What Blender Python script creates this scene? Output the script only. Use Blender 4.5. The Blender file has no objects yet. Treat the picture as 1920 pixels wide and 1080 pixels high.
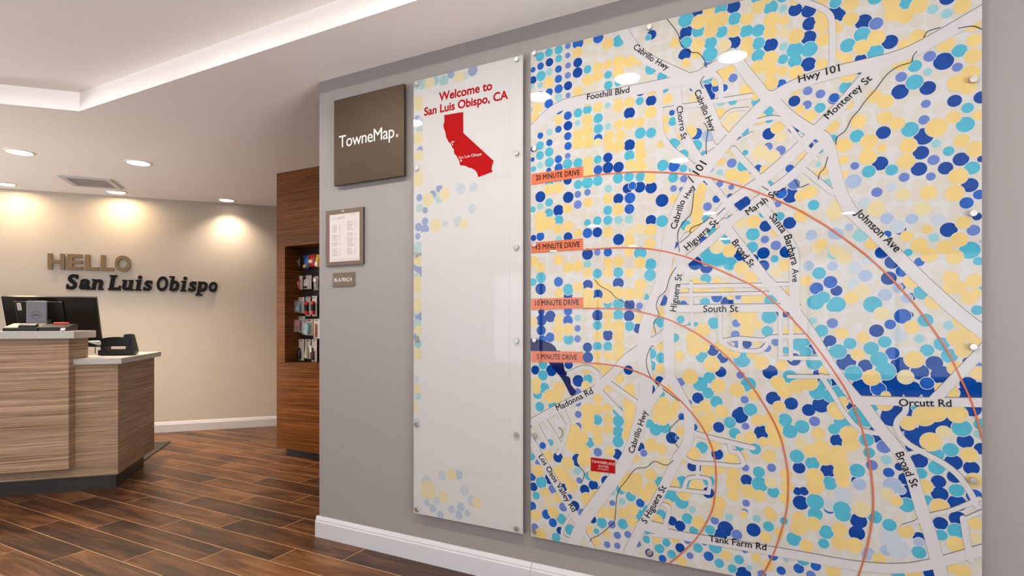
import bpy, bmesh, math, random
from mathutils import Vector, Matrix
random.seed(7)
SC = bpy.context.scene
COL = SC.collection
R = math.radians
PI = math.pi

# ------------------------------------------------------------------ camera, world, light, exposure
cam_d = bpy.data.cameras.new('camera')
cam_d.sensor_width = 36.0
cam_d.lens = 1050.0 / 1920.0 * 36.0
cam_d.shift_y = 65.0 / 1920.0
cam_d.clip_start = 0.05
cam = bpy.data.objects.new('camera', cam_d)
COL.objects.link(cam)
cam.location = (-2.246, 0.0, 1.175)
cam.rotation_euler = (R(90), 0, R(-62.5))
SC.camera = cam

world = bpy.data.worlds.new('world')
SC.world = world
world.use_nodes = True
wb = world.node_tree.nodes['Background']
wb.inputs['Color'].default_value = (0.75, 0.86, 1.0, 1)
wb.inputs['Strength'].default_value = 0.6

SC.view_settings.view_transform = 'Standard'
SC.view_settings.look = 'None'
SC.view_settings.gamma = 1.0
SC.view_settings.use_curve_mapping = False
SC.view_settings.exposure = 0.2
try:
    SC.cycles.use_denoising = True
    SC.cycles.max_bounces = 10
    SC.cycles.diffuse_bounces = 6
    SC.cycles.sample_clamp_indirect = 6.0
    SC.cycles.caustics_reflective = False
    SC.cycles.caustics_refractive = False
except Exception:
    pass

TRAY_LAMP = 245.0     # radiance of the neutral lamps in the raised ceiling
DESK_LAMP = 255.0     # watts of the warm downlights over the desk
WASH_LAMP = 215.0     # radiance of the warm wall washers


def daylight(name, loc, rot, sx, sy, radiance):
    """area light outside a glazed lobby wall; front and side ones add ceiling fill"""
    d = bpy.data.lights.new(name, 'AREA')
    d.shape = 'RECTANGLE'
    d.size = sx
    d.size_y = sy
    d.energy = radiance * PI * sx * sy
    d.color = (0.90, 0.93, 0.96)
    o = bpy.data.objects.new(name, d)
    o.location = loc
    o.rotation_euler = rot
    COL.objects.link(o)


daylight('daylight_front_fill', (-3.3, -5.9, 0.25), (R(145), 0, 0), 3.8, 2.2, 43.0)  # unseen; daylight set low and tipped up as added ceiling fill
daylight('ceiling_fill_side', (-3.5, 10.3, 0.25), (R(-145), 0, 0), 3.6, 2.2, 28.0)  # unseen light added to brighten the ceiling near the desk
daylight('daylight_left', (-10.3, 1.0, 1.3), (R(90), 0, R(-90)), 12.0, 2.2, 2.0)

# ------------------------------------------------------------------ materials


def srgb(r, g, b):
    f = lambda c: (c / 255 / 12.92) if c <= 10.3 else ((c / 255 + 0.055) / 1.055) ** 2.4
    return (f(r), f(g), f(b), 1)


def tone(r, g, b, k=0.54):
    c = srgb(r, g, b)
    return (c[0] * k, c[1] * k, c[2] * k, 1)


def mat(name, col, rough=0.5, metal=0.0, coat=0.0, coat_rough=0.03, spec=0.5, var=0.0, vscale=8.0, bump=0.0, bscale=200.0, emit=None, estr=0.0, trans=0.0, alpha=1.0):
    m = bpy.data.materials.new(name)
    m.use_nodes = True
    nt = m.node_tree
    p = nt.nodes['Principled BSDF']
    p.inputs['Base Color'].default_value = col
    p.inputs['Roughness'].default_value = rough
    p.inputs['Metallic'].default_value = metal
    p.inputs['Specular IOR Level'].default_value = spec
    p.inputs['Coat Weight'].default_value = coat
    p.inputs['Coat Roughness'].default_value = coat_rough
    p.inputs['Transmission Weight'].default_value = trans
    p.inputs['Alpha'].default_value = alpha
    if emit:
        p.inputs['Emission Color'].default_value = emit
        p.inputs['Emission Strength'].default_value = estr
    if var or bump:
        tc = nt.nodes.new('ShaderNodeTexCoord')
    if var:
        n = nt.nodes.new('ShaderNodeTexNoise')
        n.inputs['Scale'].default_value = vscale
        n.inputs['Detail'].default_value = 5
        nt.links.new(tc.outputs['Object'], n.inputs['Vector'])
        mr = nt.nodes.new('ShaderNodeMapRange')
        mr.inputs['From Min'].default_value = 0.3
        mr.inputs['From Max'].default_value = 0.7
        mr.inputs['To Min'].default_value = 1 - var
        mr.inputs['To Max'].default_value = 1 + var
        nt.links.new(n.outputs['Fac'], mr.inputs['Value'])
        mx = nt.nodes.new('ShaderNodeVectorMath')
        mx.operation = 'SCALE'
        mx.inputs[0].default_value = col[:3]
        nt.links.new(mr.outputs['Result'], mx.inputs['Scale'])
        nt.links.new(mx.outputs['Vector'], p.inputs['Base Color'])
    if bump:
        n2 = nt.nodes.new('ShaderNodeTexNoise')
        n2.inputs['Scale'].default_value = bscale
        nt.links.new(tc.outputs['Object'], n2.inputs['Vector'])
        b = nt.nodes.new('ShaderNodeBump')
        b.inputs['Strength'].default_value = bump
        b.inputs['Distance'].default_value = 0.002
        nt.links.new(n2.outputs['Fac'], b.inputs['Height'])
        nt.links.new(b.outputs['Normal'], p.inputs['Normal'])
    return m


def ramp(nt, stops):
    r = nt.nodes.new('ShaderNodeValToRGB')
    e = r.color_ramp.elements
    e[0].position, e[0].color = stops[0]
    e[1].position, e[1].color = stops[-1]
    for pos, c in stops[1:-1]:
        x = e.new(pos)
        x.color = c
    return r


def laminate(name, stops, scale_h, scale_v, rough=0.5, tilt=0.02, spec=0.3):
    """horizontal-grain striped wood laminate"""
    m = bpy.data.materials.new(name)
    m.use_nodes = True
    nt = m.node_tree
    L = nt.links.new
    p = nt.nodes['Principled BSDF']
    p.inputs['Roughness'].default_value = rough
    p.inputs['Specular IOR Level'].default_value = spec
    tc = nt.nodes.new('ShaderNodeTexCoord')
    mp = nt.nodes.new('ShaderNodeMapping')
    mp.inputs['Rotation'].default_value = (tilt, tilt, 0)
    L(tc.outputs['Object'], mp.inputs['Vector'])
    mp2 = nt.nodes.new('ShaderNodeMapping')
    mp2.inputs['Scale'].default_value = (scale_h, scale_h, scale_v)
    L(mp.outputs['Vector'], mp2.inputs['Vector'])
    n = nt.nodes.new('ShaderNodeTexNoise')
    n.inputs['Scale'].default_value = 1.0
    n.inputs['Detail'].default_value = 7
    n.inputs['Roughness'].default_value = 0.68
    n.inputs['Distortion'].default_value = 0.25
    L(mp2.outputs['Vector'], n.inputs['Vector'])
    r = ramp(nt, stops)
    L(n.outputs['Fac'], r.inputs['Fac'])
    # broad tone drift
    mp3 = nt.nodes.new('ShaderNodeMapping')
    mp3.inputs['Scale'].default_value = (0.5, 0.5, 9)
    L(mp.outputs['Vector'], mp3.inputs['Vector'])
    n2 = nt.nodes.new('ShaderNodeTexNoise')
    n2.inputs['Scale'].default_value = 1.0
    n2.inputs['Detail'].default_value = 2
    L(mp3.outputs['Vector'], n2.inputs['Vector'])
    mr = nt.nodes.new('ShaderNodeMapRange')
    mr.inputs['From Min'].default_value = 0.3
    mr.inputs['From Max'].default_value = 0.7
    mr.inputs['To Min'].default_value = 0.82
    mr.inputs['To Max'].default_value = 1.16
    L(n2.outputs['Fac'], mr.inputs['Value'])
    mp4 = nt.nodes.new('ShaderNodeMapping')
    mp4.inputs['Scale'].default_value = (1.1, 1.1, scale_v * 1.9)
    mp4.inputs['Location'].default_value = (3.1, 1.7, 5.3)
    L(mp.outputs['Vector'], mp4.inputs['Vector'])
    n4 = nt.nodes.new('ShaderNodeTexNoise')
    n4.inputs['Scale'].default_value = 1.0
    n4.inputs['Detail'].default_value = 3
    L(mp4.outputs['Vector'], n4.inputs['Vector'])
    m4 = nt.nodes.new('ShaderNodeMapRange')
    m4.inputs['From Min'].default_value = 0.36
    m4.inputs['From Max'].default_value = 0.52
    m4.inputs['To Min'].default_value = 0.58
    m4.inputs['To Max'].default_value = 1.08
    L(n4.outputs['Fac'], m4.inputs['Value'])
    m5 = nt.nodes.new('ShaderNodeMath')
    m5.operation = 'MULTIPLY'
    L(m4.outputs['Result'], m5.inputs[0])
    L(mr.outputs['Result'], m5.inputs[1])
    vm = nt.nodes.new('ShaderNodeVectorMath')
    vm.operation = 'SCALE'
    L(r.outputs['Color'], vm.inputs[0])
    L(m5.outputs[0], vm.inputs['Scale'])
    L(vm.outputs['Vector'], p.inputs['Base Color'])
    return m


def plank_floor():
    """wood-look porcelain planks laid in a one-third stair bond"""
    m = bpy.data.materials.new('wood_look_plank_tile')
    m.use_nodes = True
    nt = m.node_tree
    N = nt.nodes.new
    L = nt.links.new
    p = nt.nodes['Principled BSDF']
    tc = N('ShaderNodeTexCoord')
    sp = N('ShaderNodeSeparateXYZ')
    L(tc.outputs['Object'], sp.inputs[0])

    def M(op, a, b=None, c=None):
        n = N('ShaderNodeMath')
        n.operation = op
        for i, v in enumerate((a, b, c)):
            if v is None:
                continue
            if isinstance(v, (int, float)):
                n.inputs[i].default_value = v
            else:
                L(v, n.inputs[i])
        return n.outputs[0]
    W, LN = 0.1703, 0.95
    rx = M('DIVIDE', M('ADD', sp.outputs['X'], 0.690), W)
    row = M('FLOOR', rx)
    fx = M('SUBTRACT', rx, row)
    uy = M('DIVIDE', M('ADD', M('ADD', sp.outputs['Y'], -3.922), M('MULTIPLY', row, 0.3167)), LN)
    col = M('FLOOR', uy)
    fy = M('SUBTRACT', uy, col)
    ex = M('MULTIPLY', M('MINIMUM', fx, M('SUBTRACT', 1.0, fx)), W)
    ey = M('MULTIPLY', M('MINIMUM', fy, M('SUBTRACT', 1.0, fy)), LN)
    edge = M('MINIMUM', ex, ey)
    grout = M('LESS_THAN', edge, 0.0019)
    idv = N('ShaderNodeCombineXYZ')
    L(row, idv.inputs[0])
    L(col, idv.inputs[1])
    wn = N('ShaderNodeTexWhiteNoise')
    L(idv.outputs[0], wn.inputs['Vector'])
    # grain coordinates: shifted per plank
    off = N('ShaderNodeVectorMath')
    off.operation = 'SCALE'
    L(wn.outputs['Color'], off.inputs[0])
    off.inputs['Scale'].default_value = 37.0
    add = N('ShaderNodeVectorMath')
    add.operation = 'ADD'
    L(tc.outputs['Object'], add.inputs[0])
    L(off.outputs['Vector'], add.inputs[1])
    mp = N('ShaderNodeMapping')
    mp.inputs['Scale'].default_value = (24, 2.0, 1)
    L(add.outputs['Vector'], mp.inputs['Vector'])
    n1 = N('ShaderNodeTexNoise')
    n1.inputs['Scale'].default_value = 1.0
    n1.inputs['Detail'].default_value = 8
    n1.inputs['Roughness'].default_value = 0.62
    n1.inputs['Distortion'].default_value = 1.1
    L(mp.outputs['Vector'], n1.inputs['Vector'])
    mpb = N('ShaderNodeMapping')
    mpb.inputs['Scale'].default_value = (7, 1.6, 1)
    L(add.outputs['Vector'], mpb.inputs['Vector'])
    n2 = N('ShaderNodeTexNoise')
    n2.inputs['Scale'].default_value = 1.0
    n2.inputs['Detail'].default_value = 3
    n2.inputs['Distortion'].default_value = 0.8
    L(mpb.outputs['Vector'], n2.inputs['Vector'])
    fac = M('ADD', M('MULTIPLY', n1.outputs['Fac'], 0.55), M('MULTIPLY', n2.outputs['Fac'], 0.45))
    fac = M('ADD', fac, M('MULTIPLY', M('SUBTRACT', wn.outputs['Value'], 0.5), 0.16))
    r = ramp(nt, [(0.32, srgb(33, 17, 8)), (0.43, srgb(62, 36, 18)), (0.52, srgb(89, 54, 28)), (0.60, srgb(111, 71, 39)), (0.72, srgb(135, 94, 57))])
    L(fac, r.inputs['Fac'])
    mx = N('ShaderNodeMix')
    mx.data_type = 'RGBA'
    L(grout, mx.inputs['Factor'])
    L(r.outputs['Color'], mx.inputs['A'])
    mx.inputs['B'].default_value = srgb(182, 142, 100)
    L(mx.outputs['Result'], p.inputs['Base Color'])
    p.inputs['Specular IOR Level'].default_value = 0.3
    rr = M('ADD', 0.26, M('MULTIPLY', n1.outputs['Fac'], 0.2))
    L(rr, p.inputs['Roughness'])
    bp = N('ShaderNodeBump')
    bp.inputs['Strength'].default_value = 0.25
    bp.inputs['Distance'].default_value = 0.002
    hh = M('SUBTRACT', M('MULTIPLY', n1.outputs['Fac'], 0.4), M('MULTIPLY', grout, 1.0))
    L(hh, bp.inputs['Height'])
    L(bp.outputs['Normal'], p.inputs['Normal'])
    return m


M_FLOOR = plank_floor()
M_WALL = mat('greige_wall_paint', srgb(132, 125, 123), 0.6, bump=0.08, bscale=300)
M_BACK = mat('lamplit_wall_paint', srgb(180, 170, 158), 0.6, bump=0.08, bscale=300)  # same wall paint, lightened and warmed in colour to carry the lamp glow
M_CEIL = mat('white_ceiling_paint', srgb(246, 240, 235), 0.75, bump=0.05, bscale=260)
M_TRIM = mat('white_trim_enamel', srgb(184, 181, 184), 0.35)
M_DESK = laminate('taupe_striped_laminate', [(0.28, srgb(58, 38, 27)), (0.39, srgb(112, 83, 60)), (0.455, srgb(164, 132, 102)), (0.505, srgb(122, 98, 82)), (0.575, srgb(178, 148, 118)), (0.63, srgb(140, 114, 94)), (0.74, srgb(200, 176, 150))], 0.8, 120)
M_CAB = laminate('walnut_striped_laminate', [(0.28, srgb(44, 20, 6)), (0.40, srgb(84, 46, 16)), (0.47, srgb(120, 72, 28)), (0.53, srgb(92, 50, 18)), (0.62, srgb(142, 90, 42)), (0.74, srgb(162, 112, 58))], 0.9, 95, spec=0.15)
M_KICK = mat('dark_toe_kick', srgb(34, 26, 23), 0.4, var=0.1)
M_STONE = mat('grey_speckled_quartz', srgb(164, 159, 153), 0.3, var=0.12, vscale=160)
M_BLACK = mat('black_plastic', srgb(12, 11, 11), 0.4, spec=0.3, var=0.1)
M_SATIN = mat('black_satin_plastic', srgb(8, 8, 9), 0.3, spec=0.3, var=0.1)
M_SILVER = mat('silver_plastic', srgb(100, 99, 106), 0.4, metal=0.4, var=0.04)
M_STEEL = mat('brushed_steel', srgb(205, 202, 198), 0.28, metal=1.0)
M_BRONZE = mat('brushed_bronze_metal', srgb(66, 51, 36), 0.45, metal=0.6, var=0.06, vscale=5)
M_FRAME = mat('bronze_frame', srgb(104, 86, 70), 0.4, metal=0.3, var=0.04)
M_PAPER = mat('white_paper', srgb(205, 200, 195), 0.7)
M_INK = mat('black_ink', srgb(18, 16, 18), 0.5)
M_GREYINK = mat('grey_ink', srgb(120, 112, 110), 0.6)
M_LET_TAN = mat('tan_letter_paint', srgb(112, 88, 56), 0.5)
M_LET_BLK = mat('black_letter_paint', srgb(9, 8, 7), 0.5, spec=0.15)
M_SLAT = mat('dark_slatwall', srgb(44, 32, 26), 0.5, var=0.2)
M_WHITE = mat('white_lettering', srgb(215, 210, 205), 0.5)
M_RED = mat('red_plastic', srgb(196, 32, 34), 0.35)
M_LGLASS = mat('lamp_trim_white', srgb(235, 228, 220), 0.4)
GL = dict(rough=0.6, spec=0.0, coat=0.7, coat_rough=0.012)
M_PANEL = mat('acrylic_print_base', tone(219, 216, 214), **GL)


def cream_spots(m):
    nt = m.node_tree
    tc = nt.nodes.new('ShaderNodeTexCoord')
    v = nt.nodes.new('ShaderNodeTexVoronoi')
    v.voronoi_dimensions = '2D'
    v.inputs['Scale'].default_value = 21.0
    v.inputs['Randomness'].default_value = 0.45
    nt.links.new(tc.outputs['Object'], v.inputs['Vector'])
    mr = nt.nodes.new('ShaderNodeMapRange')
    mr.inputs['From Min'].default_value = 0.40
    mr.inputs['From Max'].default_value = 0.50
    mr.inputs['To Min'].default_value = 1.0
    mr.inputs['To Max'].default_value = 0.0
    nt.links.new(v.outputs['Distance'], mr.inputs['Value'])
    mx = nt.nodes.new('ShaderNodeMix')
    mx.data_type = 'RGBA'
    mx.inputs['A'].default_value = tone(224, 222, 222)
    mx.inputs['B'].default_value = tone(223, 216, 203)
    nt.links.new(mr.outputs['Result'], mx.inputs['Factor'])
    nt.links.new(mx.outputs['Result'], nt.nodes['Principled BSDF'].inputs['Base Color'])


cream_spots(M_PANEL)
PRINT = {
    'N': mat('print_navy', tone(0, 70, 160), var=0.14, vscale=30, **GL),
    'B': mat('print_blue', tone(34, 100, 196), var=0.16, vscale=40, **GL),
    'P': mat('print_periwinkle', tone(108, 134, 206), var=0.06, vscale=40, **GL),
    'L': mat('print_hazed_blue', tone(176, 196, 226), var=0.04, vscale=30, **GL),  # blue dots paled by a bright reflection baked into the colour
    'l': mat('print_hazed_ice_blue', tone(204, 215, 226), **GL),  # faintest dots, reflection haze baked into the colour
    'C': mat('print_aqua', tone(84, 186, 212), var=0.06, vscale=30, **GL),
    'c': mat('print_pale_aqua', tone(156, 210, 218), var=0.04, vscale=30, **GL),
    'Y': mat('print_yellow', tone(243, 212, 138), var=0.05, vscale=12, **GL),
    'y': mat('print_pale_yellow', tone(236, 219, 172), **GL),
}
M_HALO = mat('print_white_ring', tone(221, 218, 216), **GL)
M_ROAD = mat('print_road_white', tone(224, 220, 221), **GL)
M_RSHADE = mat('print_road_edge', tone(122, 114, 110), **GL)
M_LAKE = mat('print_lake', tone(16, 24, 92), **GL)
M_ORANGE = mat('print_orange', tone(226, 118, 78), **GL)
M_BANNER = mat('print_banner_orange', tone(232, 126, 88), **GL)
M_PINK = mat('print_ink', tone(10, 10, 14), **GL)
M_REDP = mat('print_red', tone(188, 4, 12), **GL)
M_WHITEP = mat('print_white', tone(236, 230, 226), **GL)
M_SHEET = mat('milky_sheet', tone(226, 223, 221), **GL)
SOFT = {k: mat('faded_' + k, c, **GL) for k, c in {
    'P': tone(158, 172, 208), 'L': tone(190, 203, 219), 'l': tone(206, 213, 219), 'C': tone(172, 208, 210), 'c': tone(190, 213, 211), 'y': tone(233, 219, 178)}.items()}

# ------------------------------------------------------------------ mesh helpers


class MB:
    def __init__(self):
        self.v, self.f, self.m = [], [], []
        self.mi = 0

    def poly(self, pts):
        i = len(self.v)
        self.v += [tuple(p) for p in pts]
        self.f.append(tuple(range(i, i + len(pts))))
        self.m.append(self.mi)

    def mesh2(self, verts, faces):
        i = len(self.v)
        self.v += [tuple(p) for p in verts]
        for f in faces:
            self.f.append(tuple(k + i for k in f))
            self.m.append(self.mi)

    def prism(self, pts, z0, z1, M=None):
        """pts counter-clockwise in xy, extruded z0..z1"""
        n = len(pts)
        a = sum(pts[i][0] * pts[(i + 1) % n][1] - pts[(i + 1) % n][0] * pts[i][1] for i in range(n))
        if a < 0:
            pts = pts[::-1]
        vs = [(x, y, z0) for x, y in pts] + [(x, y, z1) for x, y in pts]
        if M:
            vs = [tuple(M @ Vector(q)) for q in vs]
        fs = [tuple(range(n - 1, -1, -1)), tuple(range(n, 2 * n))]
        fs += [(i, (i + 1) % n, n + (i + 1) % n, n + i) for i in range(n)]
        self.mesh2(vs, fs)

    def box(self, a, b, M=None):
        x0, y0, z0 = a
        x1, y1, z1 = b
        self.prism([(x0, y0), (x1, y0), (x1, y1), (x0, y1)], z0, z1, M)

    def bbox(self, a, b, r=0.004, M=None, seg=3):
        """box with rounded vertical edges and chamfered top and bottom rim"""
        x0, y0, z0 = a
        x1, y1, z1 = b

        def ring(ins):
            pts = []
            rr = max(r - ins, 1e-4)
            for cx, cy, a0 in ((x1 - r, y1 - r, 0), (x0 + r, y1 - r, 90), (x0 + r, y0 + r, 180), (x1 - r, y0 + r, 270)):
                for k in range(seg + 1):
                    t = R(a0 + 90 * k / seg)
                    pts.append((cx + rr * math.cos(t), cy + rr * math.sin(t)))
            return pts
        ins = r * 0.6
        levels = [(ins, z0), (0, z0 + ins), (0, z1 - ins), (ins, z1)]
        self.loft([[(x, y, z) for x, y in ring(i)] for i, z in levels], M)

    def loft(self, rings, M=None, cap=True):
        n = len(rings[0])
        vs = [q for r_ in rings for q in r_]
        if M:
            vs = [tuple(M @ Vector(q)) for q in vs]
        fs = []
        for k in range(len(rings) - 1):
            for i in range(n):
                j = (i + 1) % n
                fs.append((k * n + i, k * n + j, (k + 1) * n + j, (k + 1) * n + i))
        if cap:
            fs.append(tuple(range(n - 1, -1, -1)))
            fs.append(tuple(range((len(rings) - 1) * n, len(rings) * n)))
        self.mesh2(vs, fs)

    def lathe(self, prof, n=24, M=None, sy=1.0):
        self.loft([[(r * math.cos(2 * PI * i / n), sy * r * math.sin(2 * PI * i / n), z) for i in range(n)] for r, z in prof], M)

    def tube(self, path, r, n=8, M=None):
        path = [Vector(p) for p in path]
        rings = []
        for i, p in enumerate(path):
            t = (path[min(i + 1, len(path) - 1)] - path[max(i - 1, 0)]).normalized()
            a = t.orthogonal().normalized() if i == 0 else (a - t * a.dot(t)).normalized()
            b = t.cross(a)
            rings.append([tuple(p + (a * math.cos(2 * PI * k / n) + b * math.sin(2 * PI * k / n)) * r) for k in range(n)])
        self.loft(rings, M)

    def build(self, name, mats, parent=None, smooth=False):
        me = bpy.data.meshes.new(name)
        me.from_pydata(self.v, [], self.f)
        if not isinstance(mats, (list, tuple)):
            mats = [mats]
        for m in mats:
            me.materials.append(m)
        if len(mats) > 1:
            me.polygons.foreach_set('material_index', self.m)
        if smooth:
            me.polygons.foreach_set('use_smooth', [True] * len(self.f))
        me.update()
        if smooth:
            me.set_sharp_from_angle(angle=R(40))
        o = bpy.data.objects.new(name, me)
        COL.objects.link(o)
        if parent:
            o.parent = parent
        return o


def tag(o, label, cat, group=None):
    o['label'] = label
    o['category'] = cat
    if group:
        o['group'] = group
    return o


def thing(name, label, cat, loc=(0, 0, 0), rz=0.0, M=None, group=None):
    o = bpy.data.objects.new(name, None)
    COL.objects.link(o)
    if M is not None:
        o.matrix_world = M
    else:
        o.location = loc
        o.rotation_euler = (0, 0, rz)
    return tag(o, label, cat, group)


def struct(o):
    o['kind'] = 'structure'
    return o


def clip_rect(pts, x0, y0, x1, y1):
    def cut(p, ins, inter):
        out = []
        for i in range(len(p)):
            a, b = p[i - 1], p[i]
            ia, ib = ins(a), ins(b)
            if ib:
                if not ia:
                    out.append(inter(a, b))
                out.append(b)
            elif ia:
                out.append(inter(a, b))
        return out

    def ix(x):
        return lambda a, b: (x, a[1] + (b[1] - a[1]) * (x - a[0]) / (b[0] - a[0]))

    def iy(y):
        return lambda a, b: (a[0] + (b[0] - a[0]) * (y - a[1]) / (b[1] - a[1]), y)
    for ins, inter in ((lambda p: p[0] >= x0, ix(x0)), (lambda p: p[0] <= x1, ix(x1)), (lambda p: p[1] >= y0, iy(y0)), (lambda p: p[1] <= y1, iy(y1))):
        if not pts:
            return []
        pts = cut(pts, ins, inter)
    return pts


def smooth_path(pts, sub=5):
    if len(pts) < 3:
        return list(pts)
    out = []
    P = [pts[0]] + list(pts) + [pts[-1]]
    for i in range(1, len(P) - 2):
        for k in range(sub):
            t = k / sub
            q = []
            for c in (0, 1):
                a, b, d, e = P[i - 1][c], P[i][c], P[i + 1][c], P[i + 2][c]
                q.append(0.5 * (2 * b + (d - a) * t + (2 * a - 5 * b + 4 * d - e) * t * t + (3 * b - a - 3 * d + e) * t ** 3))
            out.append(tuple(q))
    out.append(tuple(pts[-1]))
    return out


def strip(mb, pts, w, z, rect, round_ends=True, dv=0.0):
    """flat mitred ribbon of width w along pts, clipped to rect; no face overlaps another"""
    P = [Vector(p) for p in pts]
    P = [p for i, p in enumerate(P) if i == 0 or (p - P[i - 1]).length > 1e-5]
    h = w / 2
    Lf, Rt = [], []
    for i, p in enumerate(P):
        d0 = (p - P[i - 1]).normalized() if i else None
        d1 = (P[i + 1] - p).normalized() if i < len(P) - 1 else None
        d0, d1 = d0 or d1, d1 or d0
        n0, n1 = Vector((-d0.y, d0.x)), Vector((-d1.y, d1.x))
        m = (n0 + n1).normalized()
        m = m * (h / max(m.dot(n0), 0.6))
        Lf.append(p + m)
        Rt.append(p - m)
    polys = [[Lf[i], Rt[i], Rt[i + 1], Lf[i + 1]] for i in range(len(P) - 1)]
    if round_ends:
        for end, nb in ((0, 1), (-1, -2)):
            d = (P[end] - P[nb]).normalized()
            n = Vector((-d.y, d.x))
            polys.append([P[end] + (d * math.sin(PI * k / 8) - n * math.cos(PI * k / 8)) * h for k in range(9)])
    for q in polys:
        q = clip_rect([(p.x, p.y + dv) for p in q], *rect)
        if len(q) > 2:
            mb.poly([(x, y, z) for x, y in q])


_tc = {}


def glyphs(body, bold=0.0, extrude=0.0, shear=0.0, res=4, spacing=1.0):
    key = (body, bold, extrude, shear, res, spacing)
    if key in _tc:
        return _tc[key]
    cu = bpy.data.curves.new('lettering', 'FONT')
    cu.body = body
    cu.size = 1.0
    cu.offset = bold
    cu.extrude = extrude
    cu.shear = shear
    cu.resolution_u = res
    cu.space_character = spacing
    o = bpy.data.objects.new('lettering', cu)
    COL.objects.link(o)
    dg = bpy.context.evaluated_depsgraph_get()
    ev = o.evaluated_get(dg)
    me = ev.to_mesh()
    vs = [tuple(v.co) for v in me.vertices]
    fs = [tuple(p.vertices) for p in me.polygons]
    ev.to_mesh_clear()
    bpy.data.objects.remove(o)
    bpy.data.curves.remove(cu)
    _tc[key] = (vs, fs)
    return vs, fs


def write(mb, body, p0, p1, z, bold=0.0, vscale=1.0, spacing=1.0, shear=0.0):
    """flat lettering whose baseline runs p0 -> p1 in the local plane; bold thickens the strokes (em)"""
    vs, fs = glyphs(body, 0.0, 0.0, shear, 4, spacing)
    x0 = min(v[0] for v in vs)
    x1 = max(v[0] for v in vs)
    e = Vector((p1[0] - p0[0], p1[1] - p0[1]))
    s = e.length / (x1 - x0)
    e.normalize()
    n = Vector((-e.y, e.x))
    shifts = [(0, 0)]
    if bold > 0:
        shifts = [(bold * math.cos(k * PI / 4), bold * math.sin(k * PI / 4)) for k in range(8)]
    for i, (dx, dy) in enumerate(shifts):
        out = []
        for v in vs:
            q = Vector(p0) + e * ((v[0] - x0 + dx) * s) + n * ((v[1] * vscale + dy) * s)
            out.append((q.x, q.y, z + i * 0.000006))
        mb.mesh2(out, fs)
    return s


def cm(p):
    return (p[0] / 100, p[1] / 100)


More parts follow.
